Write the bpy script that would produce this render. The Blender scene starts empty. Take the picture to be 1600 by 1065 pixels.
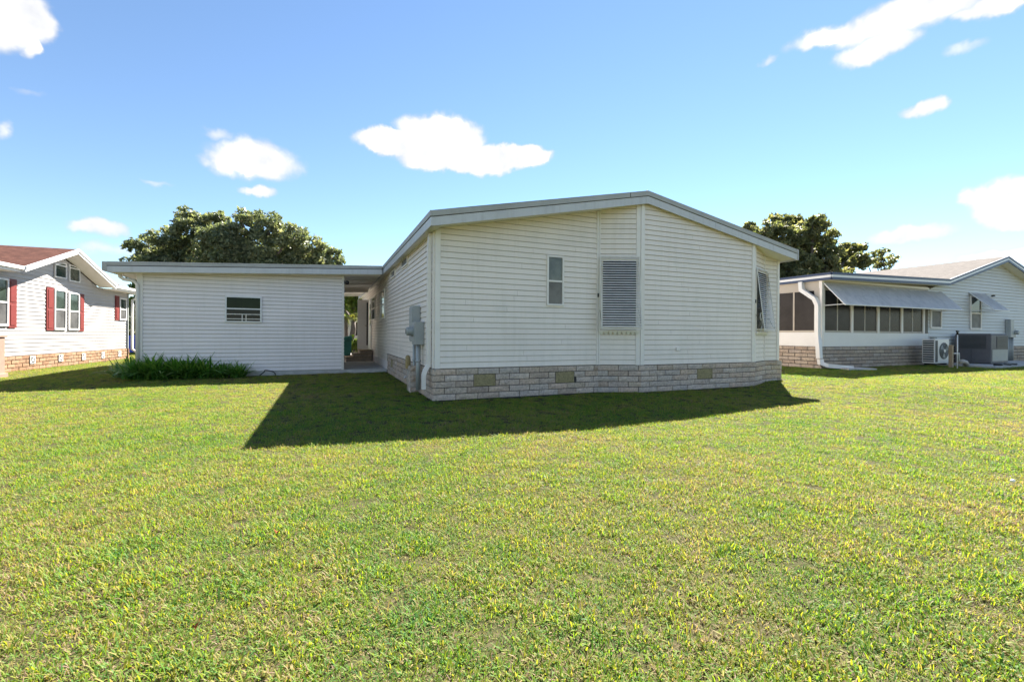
import bpy, bmesh, math, random
import numpy as np
from mathutils import Vector, Matrix
random.seed(7); rng = np.random.default_rng(7)
sc = bpy.context.scene
col = sc.collection

# ------------------------------------------------------------------ camera
FPX, CX, CY, ROLL, EYE = 690.0, 800.0, 521.8, 0.0063, 1.16
cam_d = bpy.data.cameras.new('camera'); cam = bpy.data.objects.new('camera', cam_d); col.objects.link(cam)
cam_d.sensor_width = 36; cam_d.lens = FPX / 1600 * 36
cam_d.shift_y = -(532.5 - CY) / 1600
cam_d.clip_start = 0.05; cam_d.clip_end = 3000
cr, sr = math.cos(ROLL), math.sin(ROLL)
cam.matrix_world = Matrix(((cr, -sr, 0, 0), (0, 0, -1, 0), (sr, cr, 0, EYE), (0, 0, 0, 1)))
sc.camera = cam
sc.render.resolution_x, sc.render.resolution_y = 1024, 681

def ray(px, py):                       # photo pixel (1600 x 1065) -> direction
    a, b = (px - CX) / FPX, (CY - py) / FPX
    return Vector((a * cr - b * sr, 1.0, a * sr + b * cr))
def on_ground(px, py, z=0.0):
    d = ray(px, py); t = (z - EYE) / d.z
    return Vector((d.x * t, d.y * t, z))
def at_depth(px, py, y):
    d = ray(px, py) * y
    return Vector((d.x, d.y, EYE + d.z))

# ------------------------------------------------------------------ world, sun, exposure
SUN_AZ, SUN_EL = math.radians(26.6), math.radians(46.0)      # azimuth from +Y towards +X
sc.view_settings.view_transform = 'Standard'; sc.view_settings.look = 'None'
sc.view_settings.gamma = 1; sc.view_settings.use_curve_mapping = False
sc.view_settings.exposure = 2.32
sc.cycles.max_bounces = 7; sc.cycles.diffuse_bounces = 3; sc.cycles.glossy_bounces = 3; sc.cycles.transmission_bounces = 4; sc.cycles.transparent_max_bounces = 6
world = bpy.data.worlds.new('World'); sc.world = world; world.use_nodes = True

class NT:
    def __init__(s, tree): s.t = tree; tree.nodes.clear()
    def n(s, typ, **k):
        nd = s.t.nodes.new(typ)
        for a, b in k.items(): setattr(nd, a, b)
        return nd
    def l(s, a, b): s.t.links.new(a, b)
    def math(s, op, a, b=None, c=None, clamp=False):
        nd = s.n('ShaderNodeMath', operation=op, use_clamp=clamp)
        for i, v in enumerate((a, b, c)):
            if v is None: continue
            if isinstance(v, (int, float)): nd.inputs[i].default_value = v
            else: s.l(v, nd.inputs[i])
        return nd.outputs[0]
    def vmath(s, op, a, b=None):
        nd = s.n('ShaderNodeVectorMath', operation=op)
        for i, v in enumerate((a, b)):
            if v is None: continue
            if isinstance(v, (tuple, list)): nd.inputs[i].default_value = v
            else: s.l(v, nd.inputs[i])
        return nd.outputs['Value'] if op in ('LENGTH', 'DOT_PRODUCT') else nd.outputs[0]
    def mix(s, fac, a, b, blend='MIX'):
        nd = s.n('ShaderNodeMix', data_type='RGBA', blend_type=blend)
        for i, v in ((0, fac), (6, a), (7, b)):
            if isinstance(v, (int, float)): nd.inputs[i].default_value = v
            elif isinstance(v, (tuple, list)): nd.inputs[i].default_value = (*v[:3], 1)
            else: s.l(v, nd.inputs[i])
        return nd.outputs[2]
    def ramp(s, fac, stops, interp='LINEAR'):
        nd = s.n('ShaderNodeValToRGB'); cr_ = nd.color_ramp; cr_.interpolation = interp
        while len(cr_.elements) < len(stops): cr_.elements.new(0.5)
        for e, (p, c) in zip(cr_.elements, stops):
            e.position = p; e.color = (*c[:3], 1) if isinstance(c, (tuple, list)) else (c, c, c, 1)
        s.l(fac, nd.inputs[0]); return nd.outputs[0]
    def noise(s, vec, scale, detail=3, rough=0.5, out='Fac', dist=0.0):
        nd = s.n('ShaderNodeTexNoise'); nd.inputs['Scale'].default_value = scale
        nd.inputs['Detail'].default_value = detail; nd.inputs['Roughness'].default_value = rough
        nd.inputs['Distortion'].default_value = dist
        if vec is not None: s.l(vec, nd.inputs['Vector'])
        return nd.outputs[out]

def build_world():
    N = NT(world.node_tree)
    sky = N.n('ShaderNodeTexSky', sky_type='NISHITA', sun_disc=False)
    sky.sun_elevation = SUN_EL; sky.sun_rotation = SUN_AZ
    sky.altitude = 0; sky.air_density = 1.0; sky.dust_density = 0.0; sky.ozone_density = 1.6
    tc = N.n('ShaderNodeTexCoord'); d = tc.outputs['Generated']
    sep = N.n('ShaderNodeSeparateXYZ'); N.l(d, sep.inputs[0])
    az = N.math('ARCTAN2', sep.outputs[0], sep.outputs[1])
    el = N.math('ARCSINE', sep.outputs[2])
    cmb = N.n('ShaderNodeCombineXYZ'); N.l(az, cmb.inputs[0]); N.l(el, cmb.inputs[1])
    p = cmb.outputs[0]
    n1 = N.noise(p, 9, 3, 0.55, 'Color'); n2 = N.noise(p, 34, 3, 0.6, 'Color')
    w1 = N.vmath('MULTIPLY', N.vmath('SUBTRACT', n1, (.5, .5, .5)), (.085, .040, 0))
    w2 = N.vmath('MULTIPLY', N.vmath('SUBTRACT', n2, (.5, .5, .5)), (.030, .020, 0))
    q = N.vmath('ADD', N.vmath('ADD', p, w1), w2)
    E = [(30, 22, 62, 40, 1), (30, 58, 26, 30, .9), (-40, 20, 80, 50, 1),
         (402, 246, 78, 36, 1.0), (345, 250, 36, 24, .7), (402, 296, 36, 9, .8), (335, 205, 30, 11, .45),
         (690, 212, 74, 40, 1.4), (606, 222, 58, 22, 1.3), (806, 246, 58, 20, 1.4), (720, 246, 114, 24, 1.4),
         (160, 362, 50, 15, .75), (245, 287, 30, 6, .4), (4, 200, 16, 18, .5), (48, 145, 24, 6, .25), (175, 395, 60, 12, .4),
         (1430, 20, 165, 38, 1.05), (1290, 58, 80, 20, .8), (1365, 80, 76, 24, .9), (1560, 2, 80, 22, .9), (1506, 75, 40, 11, .4), (1198, 93, 16, 9, .4),
         (1437, 176, 34, 14, .75), (1575, 318, 90, 42, 1.4), (1420, 366, 80, 17, .9), (1560, 398, 90, 15, .9), (1700, 330, 90, 40, 1)]
    ells = []
    for (x, y, rx, ry, w) in E:
        r = ray(x, y).normalized(); a0 = math.atan2(r.x, r.y); e0 = math.asin(r.z)
        r2 = ray(x + rx, y).normalized(); r3 = ray(x, y - ry).normalized()
        ells.append((a0, e0, abs(math.atan2(r2.x, r2.y) - a0), abs(math.asin(r3.z) - e0), w))
    acc = None
    for (a0, e0, ra, re, w) in ells:
        v = N.vmath('MULTIPLY', N.vmath('SUBTRACT', q, (a0, e0, 0)), (1 / ra, 1 / re, 0))
        dd = N.vmath('DOT_PRODUCT', v, v)
        val = N.math('MULTIPLY', N.math('SUBTRACT', 1.12, dd), w * 1.3)
        acc = val if acc is None else N.math('SMOOTH_MAX', acc, val, 0.25)
    # scattered clouds go on out of view, made denser there to add fill light
    rest = N.math('MULTIPLY', N.math('SUBTRACT', N.noise(N.vmath('MULTIPLY', p, (1, 2.2, 1)), 3.1, 1, .5), .565), 9.0)
    side_ = N.math('MULTIPLY', N.math('SUBTRACT', N.math('ABSOLUTE', az), 1.0), 20.0, clamp=True)
    acc = N.math('MAXIMUM', acc, N.math('SUBTRACT', N.math('MULTIPLY', N.math('ADD', rest, 1.0), side_), 1.0))
    fl = N.noise(p, 22, 3, 0.6)
    dens = N.math('ADD', acc, N.math('MULTIPLY', N.math('SUBTRACT', fl, .5), .55))
    mr = N.n('ShaderNodeMapRange', interpolation_type='SMOOTHSTEP'); N.l(dens, mr.inputs[0])
    mr.inputs[1].default_value = -0.15; mr.inputs[2].default_value = 1.0
    skyc = N.n('ShaderNodeHueSaturation'); skyc.inputs['Saturation'].default_value = 1.0; skyc.inputs['Value'].default_value = 1.0
    N.l(sky.outputs[0], skyc.inputs['Color'])
    cs = N.math('MULTIPLY', mr.outputs[0], N.noise(p, 15, 4, .6), clamp=True)      # thick sunlit cores, thin grey fringes
    ccol = N.ramp(cs, [(.12, (3.2, 3.3, 3.5)), (.42, (4.2, 4.2, 4.25)), (.52, (4.6, 4.6, 4.6)), (.66, (CLOUD, CLOUD, CLOUD))])
    tint = N.mix(1.0, skyc.outputs[0], (.75, .81, .85), 'MULTIPLY')
    out = N.mix(N.math('MULTIPLY', N.math('POWER', mr.outputs[0], 1.35), .96), tint, ccol)
    bg = N.n('ShaderNodeBackground'); bg.inputs['Strength'].default_value = 0.05
    N.l(out, bg.inputs[0])
    wo = N.n('ShaderNodeOutputWorld'); N.l(bg.outputs[0], wo.inputs[0])
CLOUD = 9.0
build_world()
sun_d = bpy.data.lights.new('sun', 'SUN'); sun = bpy.data.objects.new('sun', sun_d); col.objects.link(sun)
sun_d.energy = 4.7; sun_d.angle = math.radians(0.53); sun_d.color = (1.0, 0.94, 0.84)
sd = Vector((math.sin(SUN_AZ) * math.cos(SUN_EL), math.cos(SUN_AZ) * math.cos(SUN_EL), math.sin(SUN_EL)))
sun.rotation_euler = sd.to_track_quat('Z', 'Y').to_euler()
sun.location = (20, 40, 45)

# ------------------------------------------------------------------ materials
MATS = {}
def mat(name):
    m = bpy.data.materials.new(name); m.use_nodes = True; N = NT(m.node_tree); MATS[name] = m
    out = N.n('ShaderNodeOutputMaterial'); b = N.n('ShaderNodeBsdfPrincipled'); N.l(b.outputs[0], out.inputs[0])
    return N, b, out
def plain(name, c, rough=.5, metal=0, var=.06, scale=3, bump=0, bscale=60, dirt=None, spec=.5, rand=0, streak=None):
    N, b, out = mat(name)
    tc = N.n('ShaderNodeTexCoord'); geo = N.n('ShaderNodeNewGeometry')
    v = geo.outputs['Position']
    f = N.noise(v, scale, 5, .6)
    lo = tuple(x * (1 - var) for x in c); hi = tuple(min(1, x * (1 + var)) for x in c)
    cc = N.ramp(f, [(.3, lo), (.7, hi)])
    if dirt:
        g = N.noise(v, 1.7, 6, .7)
        cc = N.mix(N.math('MULTIPLY', N.ramp(g, [(.52, 0.), (.75, 1.)]), dirt[1]), cc, dirt[0])
    if streak:                          # run-off streaks down the wall
        sv = N.vmath('MULTIPLY', v, (5.5, 5.5, .35)); g2 = N.noise(sv, 1.6, 5, .65)
        cc = N.mix(N.math('MULTIPLY', N.ramp(g2, [(.48, 0.), (.72, 1.)]), streak[1]), cc, streak[0])
    if rand:
        oi = N.n('ShaderNodeObjectInfo')
        hs = N.n('ShaderNodeHueSaturation'); N.l(cc, hs.inputs['Color'])
        N.l(N.math('MULTIPLY_ADD', oi.outputs['Random'], rand * 2, 1 - rand), hs.inputs['Value']); cc = hs.outputs[0]
    N.l(cc, b.inputs['Base Color'])
    b.inputs['Roughness'].default_value = rough; b.inputs['Metallic'].default_value = metal
    b.inputs['Specular IOR Level'].default_value = spec
    if bump:
        bn = N.n('ShaderNodeBump'); bn.inputs['Strength'].default_value = bump; bn.inputs['Distance'].default_value = .01
        N.l(N.noise(v, bscale, 4, .6), bn.inputs['Height']); N.l(bn.outputs[0], b.inputs['Normal'])
    return MATS[name]

plain('siding', (.82, .735, .66), .5, var=.03, scale=1.3, streak=((.56, .50, .40), .22), dirt=((.55, .53, .46), .30), rand=.018, bump=.08, bscale=25)
plain('siding_shed', (.82, .755, .74), .5, var=.03, scale=1.3, streak=((.56, .52, .46), .18), dirt=((.58, .57, .55), .22), rand=.018, bump=.08, bscale=25)
plain('groove', (.46, .42, .37), .8, var=.1)
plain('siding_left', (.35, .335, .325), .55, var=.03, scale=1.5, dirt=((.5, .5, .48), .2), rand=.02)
plain('siding_right', (.60, .61, .60), .5, var=.03, scale=1.5, dirt=((.5, .52, .5), .2), rand=.02)
plain('trim', (.80, .745, .69), .45, var=.03, dirt=((.5, .48, .42), .25))
plain('fascia', (.54, .54, .54), .42, var=.04, scale=2, streak=((.36, .35, .33), .35), dirt=((.36, .35, .33), .35))
plain('drip', (.38, .375, .35), .5, var=.08, scale=2.5, dirt=((.24, .22, .18), .4))
plain('soffit', (.74, .71, .63), .55, var=.03, dirt=((.5, .45, .35), .2))
plain('roof_white', (.7, .7, .69), .5, var=.08, dirt=((.35, .34, .32), .4))
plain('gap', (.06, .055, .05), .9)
plain('concrete', (.46, .45, .43), .85, var=.15, scale=6, bump=.3, dirt=((.25, .24, .22), .4))
plain('bin_blue', (.02, .07, .55), .4)
plain('bin_teal', (.03, .17, .15), .5, var=.2)
plain('black', (.015, .015, .017), .4)
plain('navy', (.025, .045, .10), .4, var=.1)
plain('box_grey', (.36, .38, .38), .45, metal=.2, var=.08, dirt=((.22, .2, .18), .35))
plain('metal', (.55, .56, .57), .35, metal=.8, var=.06)
plain('slat', (.70, .66, .60), .4, var=.10, scale=9)
plain('white_gloss', (.72, .71, .70), .3, var=.02, dirt=((.6, .58, .52), .2))
plain('shutter_red', (.15, .020, .017), .5, var=.08)
plain('ac_dark', (.115, .11, .12), .5, var=.1, dirt=((.2, .19, .18), .3))
plain('ac_light', (.36, .36, .33), .5, var=.05)
plain('fins', (.05, .055, .06), .5)
plain('wood', (.34, .25, .16), .7, var=.2, scale=12)
plain('tan', (.25, .17, .13), .7, var=.1, scale=5, bump=.3)
plain('foam', (.36, .27, .13), .9, var=.25, scale=20, bump=.6)
plain('vent', (.30, .25, .13), .7, var=.3, scale=26, bump=.5, bscale=90)
plain('mortar', (.06, .055, .05), .95, var=.25, scale=18, bump=.5)
plain('mortar_tan', (.14, .09, .06), .95, var=.2, scale=18, bump=.5)
plain('frame_tan', (.42, .37, .31), .5, var=.04)
plain('curtain', (.5, .47, .42), .9, var=.12, scale=14)
plain('interior', (.035, .032, .03), .9)

def glass(name, c, rough=.05, spec=.6):
    N, b, out = mat(name); geo = N.n('ShaderNodeNewGeometry')
    f = N.noise(geo.outputs['Position'], 2.2, 4, .6)
    N.l(N.ramp(f, [(.3, tuple(x * .6 for x in c)), (.7, tuple(x * 1.35 for x in c))]), b.inputs['Base Color'])
    b.inputs['Roughness'].default_value = rough; b.inputs['Specular IOR Level'].default_value = spec
    bn = N.n('ShaderNodeBump'); bn.inputs['Strength'].default_value = .06; bn.inputs['Distance'].default_value = .02
    N.l(N.noise(geo.outputs['Position'], 3.0, 2), bn.inputs['Height']); N.l(bn.outputs[0], b.inputs['Normal'])
glass('glass_upper', (.20, .20, .15)); glass('glass_screen', (.19, .18, .165), .5, .3)
glass('glass_dark', (.010, .010, .010), .08, .2); glass('glass_green', (.035, .05, .042), .06, .4); glass('glass_sun', (.024, .021, .021), .25, .15)
glass('glass_shade', (.075, .075, .075), .5, .2); glass('glass_foliage', (.014, .022, .007), .06, .12)
def awning_sheet():
    N, b, out = mat('awning_sheet'); geo = N.n('ShaderNodeNewGeometry'); v = geo.outputs['Position']
    f = N.noise(v, 3.5, 5, .65, dist=1.2)
    c = N.ramp(f, [(.25, (.58, .58, .58)), (.5, (.74, .73, .72)), (.75, (.86, .84, .82))]); N.l(c, b.inputs['Base Color'])
    b.inputs['Roughness'].default_value = .35
    tr = N.n('ShaderNodeBsdfTranslucent'); N.l(c, tr.inputs[0]); mx = N.n('ShaderNodeMixShader'); mx.inputs[0].default_value = .5
    N.l(b.outputs[0], mx.inputs[1]); N.l(tr.outputs[0], mx.inputs[2]); N.l(mx.outputs[0], out.inputs[0])
awning_sheet()
def brick_mat(name, stops, bump=1.0):
    N, b, out = mat(name); oi = N.n('ShaderNodeObjectInfo'); geo = N.n('ShaderNodeNewGeometry'); v = geo.outputs['Position']
    c = N.ramp(oi.outputs['Random'], stops)
    f = N.noise(v, 28, 6, .7); f2 = N.noise(v, 7, 4, .6)
    c = N.mix(.9, c, N.ramp(f, [(.25, .52), (.5, .95), (.75, 1.25)]), 'MULTIPLY')
    c = N.mix(.8, c, N.ramp(f2, [(.3, (.8, .8, .82)), (.7, (1.12, 1.08, 1.02))]), 'MULTIPLY')
    N.l(c, b.inputs['Base Color']); b.inputs['Roughness'].default_value = .9; b.inputs['Specular IOR Level'].default_value = .2
    bn = N.n('ShaderNodeBump'); bn.inputs['Strength'].default_value = bump; bn.inputs['Distance'].default_value = .012
    N.l(N.noise(v, 60, 5, .7), bn.inputs['Height']); N.l(bn.outputs[0], b.inputs['Normal'])
brick_mat('brick_main', [(0, (.44, .35, .28)), (.25, (.59, .50, .43)), (.45, (.51, .45, .40)), (.65, (.59, .46, .37)), (.85, (.52, .43, .34)), (1, (.65, .56, .50))])
brick_mat('brick_left', [(0, (.24, .14, .085)), (.4, (.30, .19, .12)), (.7, (.34, .22, .14)), (1, (.27, .19, .13))], .6)
brick_mat('brick_right', [(0, (.40, .32, .26)), (.4, (.46, .38, .31)), (.7, (.50, .42, .34)), (1, (.44, .38, .34))], .6)
def shingles(name, a, b_, c_):
    N, b, out = mat(name); geo = N.n('ShaderNodeNewGeometry'); v = geo.outputs['Position']
    f = N.noise(v, 5, 5, .7); g = N.noise(v, 60, 2, .6)
    c = N.ramp(f, [(.25, a), (.5, b_), (.75, c_)])
    N.l(N.mix(.7, c, N.ramp(g, [(.3, .6), (.7, 1.3)]), 'MULTIPLY'), b.inputs['Base Color'])
    b.inputs['Roughness'].default_value = .95; b.inputs['Specular IOR Level'].default_value = .15
shingles('shingle_red', (.045, .018, .013), (.08, .033, .024), (.13, .058, .042))
shingles('shingle_grey', (.07, .06, .055), (.11, .097, .09), (.16, .14, .13))

def leafmat(name, ramp_, trans=.45, tcol=1.3, rough=.5, patch=None, dryt=None):
    """two sided leaf: vertex attribute 'tint' chooses the colour"""
    N, b, out = mat(name); at = N.n('ShaderNodeAttribute', attribute_name='tint'); geo = N.n('ShaderNodeNewGeometry')
    f = at.outputs['Fac']
    if patch:
        n = N.noise(geo.outputs['Position'], patch[0], 4, .6); n2 = N.noise(geo.outputs['Position'], patch[0] * 6, 3, .6)
        oi = N.n('ShaderNodeObjectInfo')
        f = N.math('ADD', N.math('MULTIPLY', f, patch[1]), N.math('MULTIPLY', N.math('SUBTRACT', n, .5), patch[2]))
        f = N.math('ADD', f, N.math('MULTIPLY', N.math('SUBTRACT', n2, .5), patch[3]))
        f = N.math('ADD', f, N.math('MULTIPLY', oi.outputs['Random'], patch[4]), clamp=True)
    c = N.ramp(f, ramp_)
    N.l(c, b.inputs['Base Color']); b.inputs['Roughness'].default_value = rough; b.inputs['Specular IOR Level'].default_value = .3
    tr = N.n('ShaderNodeBsdfTranslucent'); tm = N.mix(1, c, tcol if isinstance(tcol, tuple) else (tcol, tcol * .95, tcol * .5), 'MULTIPLY'); 
    if dryt: tm = N.mix(N.ramp(f, [(.5, 0.), (.72, 1.)]), tm, N.mix(1, c, dryt, 'MULTIPLY'))
    N.l(tm, tr.inputs[0])
    mx = N.n('ShaderNodeMixShader'); mx.inputs[0].default_value = trans
    N.l(b.outputs[0], mx.inputs[1]); N.l(tr.outputs[0], mx.inputs[2]); N.l(mx.outputs[0], out.inputs[0])
leafmat('grass', [(0, (.050, .165, .038)), (.2, (.105, .235, .040)), (.4, (.175, .285, .040)), (.58, (.26, .295, .045)), (.72, (.35, .28, .11)), (.88, (.40, .30, .19)), (1, (.25, .16, .12))],
        .5, (1.7, 1.34, .42), .6, patch=(.30, .90, 1.0, .75, .25), dryt=(1.1, 1.0, .75))
leafmat('oak_leaf', [(0, (.08, .11, .07)), (.5, (.16, .20, .12)), (.85, (.27, .29, .18)), (1, (.36, .35, .24))], .45, 1.3, .45)
leafmat('oak_leaf_b', [(0, (.07, .095, .05)), (.5, (.15, .175, .085)), (.85, (.27, .27, .15)), (1, (.36, .33, .22))], .45, 1.4, .45)
leafmat('bush_leaf', [(0, (.05, .10, .02)), (.5, (.11, .18, .03)), (1, (.25, .28, .06))], .4, 1.4, .45)
leafmat('lily_leaf', [(0, (.05, .15, .025)), (.5, (.12, .29, .045)), (.85, (.22, .38, .07)), (1, (.40, .42, .19))], .35, 1.3, .35)
leafmat('palm_leaf', [(0, (.05, .09, .02)), (.6, (.13, .17, .04)), (1, (.28, .26, .08))], .4, 1.3, .45)
plain('bark', (.11, .09, .075), .9, var=.35, scale=14, bump=.8, bscale=30)
def soil():
    N, b, out = mat('soil'); geo = N.n('ShaderNodeNewGeometry'); v = geo.outputs['Position']
    f = N.noise(v, 22, 6, .7); g = N.noise(v, .6, 4, .6); fine = N.noise(v, 150, 3, .7)
    c = N.ramp(f, [(.25, (.016, .014, .009)), (.5, (.05, .040, .024)), (.72, (.12, .085, .055))])
    far = N.ramp(g, [(.3, (.07, .12, .02)), (.7, (.13, .16, .035))])
    c = N.mix(.15, c, far)
    c = N.mix(.6, c, N.ramp(fine, [(.3, .5), (.7, 1.4)]), 'MULTIPLY')
    N.l(c, b.inputs['Base Color']); b.inputs['Roughness'].default_value = 1; b.inputs['Specular IOR Level'].default_value = .1
soil()

# ------------------------------------------------------------------ mesh helpers
class MB:
    def __init__(s): s.v = []; s.f = []
    def add(s, vs, fs):
        o = len(s.v); s.v += [tuple(v) for v in vs]; s.f += [tuple(i + o for i in f) for f in fs]; return s
    def hexa(s, p):                    # 8 points: bottom 4 (ccw), top 4
        return s.add(p, [(3, 2, 1, 0), (4, 5, 6, 7), (0, 1, 5, 4), (1, 2, 6, 5), (2, 3, 7, 6), (3, 0, 4, 7)])
    def box(s, x0, x1, y0, y1, z0, z1):
        return s.hexa([(x0, y0, z0), (x1, y0, z0), (x1, y1, z0), (x0, y1, z0), (x0, y0, z1), (x1, y0, z1), (x1, y1, z1), (x0, y1, z1)])
    def prism(s, a, b):                # two matching polygons
        n = len(a)
        return s.add(list(a) + list(b), [tuple(range(n))[::-1], tuple(range(n, 2 * n))] + [(i, (i + 1) % n, n + (i + 1) % n, n + i) for i in range(n)])
    def tube(s, pts, r, n=8, cap=True):
        pts = [Vector(p) for p in pts]; rs = r if isinstance(r, (list, tuple)) else [r] * len(pts)
        o = len(s.v); prev = None
        for i, p in enumerate(pts):
            t = (pts[min(i + 1, len(pts) - 1)] - pts[max(i - 1, 0)]).normalized()
            if prev is None:
                a = Vector((0, 0, 1)) if abs(t.z) < .9 else Vector((1, 0, 0)); a = (a - t * a.dot(t)).normalized()
            else: a = (prev - t * prev.dot(t)).normalized()
            prev = a; b = t.cross(a)
            for k in range(n):
                an = 2 * math.pi * k / n; s.v.append(tuple(p + (a * math.cos(an) + b * math.sin(an)) * rs[i]))
        for i in range(len(pts) - 1):
            for k in range(n):
                s.f.append((o + i * n + k, o + i * n + (k + 1) % n, o + (i + 1) * n + (k + 1) % n, o + (i + 1) * n + k))
        if cap:
            s.f.append(tuple(o + k for k in range(n))[::-1]); e = o + (len(pts) - 1) * n; s.f.append(tuple(e + k for k in range(n)))
        return s
    def profile(s, pts, w, h, side):   # rectangular duct swept along pts; side = sideways direction
        side = Vector(side).normalized(); pts = [Vector(p) for p in pts]; o = len(s.v)
        for i, p in enumerate(pts):
            d1 = (pts[i] - pts[i - 1]).normalized() if i else None
            d2 = (pts[i + 1] - pts[i]).normalized() if i < len(pts) - 1 else None
            t = ((d1 or d2) + (d2 or d1)).normalized(); nrm = t.cross(side).normalized()
            k = 1 / max(.5, t.dot(d1 or d2))
            for a, b in ((-1, -1), (1, -1), (1, 1), (-1, 1)):
                s.v.append(tuple(p + side * (w / 2 * a) + nrm * (h / 2 * b * k)))
        for i in range(len(pts) - 1):
            for k in range(4): s.f.append((o + i * 4 + k, o + i * 4 + (k + 1) % 4, o + i * 4 + 4 + (k + 1) % 4, o + i * 4 + 4 + k))
        s.f.append((o + 3, o + 2, o + 1, o)); e = o + 4 * (len(pts) - 1); s.f.append((e, e + 1, e + 2, e + 3)); return s
    def mesh(s, name, smooth=False):
        me = bpy.data.meshes.new(name); me.from_pydata(s.v, [], s.f); me.update()
        bm = bmesh.new(); bm.from_mesh(me); bmesh.ops.recalc_face_normals(bm, faces=bm.faces); bm.to_mesh(me); bm.free()
        if smooth: me.polygons.foreach_set('use_smooth', [True] * len(me.polygons))
        return me
    def build(s, name, m, parent=None, smooth=False, bevel=0):
        o = place(name, s.mesh(name, smooth), m, parent)
        if bevel:
            md = o.modifiers.new('bevel', 'BEVEL'); md.width = bevel; md.segments = 2; md.limit_method = 'ANGLE'
        return o
def place(name, me, m, parent=None, loc=None, rot=None):
    if m and not me.materials: me.materials.append(MATS[m])
    o = bpy.data.objects.new(name, me); col.objects.link(o); o.parent = parent
    if loc is not None: o.location = loc
    if rot is not None: o.rotation_euler = rot
    return o
def tag(o, label, cat, group=None):
    o['label'] = label; o['category'] = cat
    if group: o['group'] = group
    return o
def thing(name, label, cat, loc=(0, 0, 0), rz=0, group=None):
    o = bpy.data.objects.new(name, None); col.objects.link(o); o.location = loc; o.rotation_euler = (0, 0, rz); o.empty_display_size = .2
    return tag(o, label, cat, group)
def struct(o): o['kind'] = 'structure'; return o
def stuff(o): o['kind'] = 'stuff'; return o

class Frame:
    """local building frame: x along its front, -y out of the front, origin at ground"""
    def __init__(s, o, a): s.o = Vector(o); s.a = a; s.c, s.s = math.cos(a), math.sin(a)
    def loc(s, p): d = Vector(p) - s.o; return Vector((d.x * s.c + d.y * s.s, -d.x * s.s + d.y * s.c, d.z))
    def ldir(s, d): return Vector((d.x * s.c + d.y * s.s, -d.x * s.s + d.y * s.c, d.z))
    def wor(s, p): return Vector((s.o.x + p[0] * s.c - p[1] * s.s, s.o.y + p[0] * s.s + p[1] * s.c, s.o.z + p[2]))
class Seg:
    """a straight stretch of wall in a frame; s runs left to right seen from outside, out points outwards"""
    def __init__(s, fr, p0, p1):
        s.fr = fr; s.p0 = Vector(p0); s.d = (Vector(p1) - s.p0); s.L = s.d.length; s.d.normalize(); s.n = Vector((s.d.y, -s.d.x))
    def P(s, a, out, z): q = s.p0 + s.d * a + s.n * out; return (q.x, q.y, z)
    def px(s, x, y, out=0.0):          # photo pixel -> (s, z) on this wall
        c = s.fr.loc((0, 0, EYE)); d = s.fr.ldir(ray(x, y)); n = s.n
        t = ((s.p0.x + n.x * out - c.x) * n.x + (s.p0.y + n.y * out - c.y) * n.y) / (d.x * n.x + d.y * n.y)
        q = c + d * t; return ((q.x - s.p0.x) * s.d.x + (q.y - s.p0.y) * s.d.y, q.z)
    def box(s, mb, a0, a1, o0, o1, z0, z1):
        return mb.hexa([s.P(a0, o1, z0), s.P(a1, o1, z0), s.P(a1, o0, z0), s.P(a0, o0, z0), s.P(a0, o1, z1), s.P(a1, o1, z1), s.P(a1, o0, z1), s.P(a0, o0, z1)])

def clip(poly, a, b):                  # keep the part of (s,z) polygon below the line a-b
    def f(p): return (a[1] + (b[1] - a[1]) * (p[0] - a[0]) / (b[0] - a[0])) - p[1]
    out = []
    for i, p in enumerate(poly):
        q = poly[(i + 1) % len(poly)]; fp, fq = f(p), f(q)
        if fp >= 0: out.append(p)
        if fp * fq < 0:
            t = fp / (fp - fq); out.append((p[0] + (q[0] - p[0]) * t, p[1] + (q[1] - p[1]) * t))
    return out
def rect_minus(r, holes):
    rs = [r]
    for (h0, h1, g0, g1) in holes:
        nx = []
        for (a0, a1, z0, z1) in rs:
            if h1 <= a0 or h0 >= a1 or g1 <= z0 or g0 >= z1: nx.append((a0, a1, z0, z1)); continue
            if h0 > a0: nx.append((a0, h0, z0, z1))
            if h1 < a1: nx.append((h1, a1, z0, z1))
            m0, m1 = max(a0, h0), min(a1, h1)
            if g0 > z0: nx.append((m0, m1, z0, g0))
            if g1 < z1: nx.append((m0, m1, g1, z1))
        rs = nx
    return rs
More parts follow.
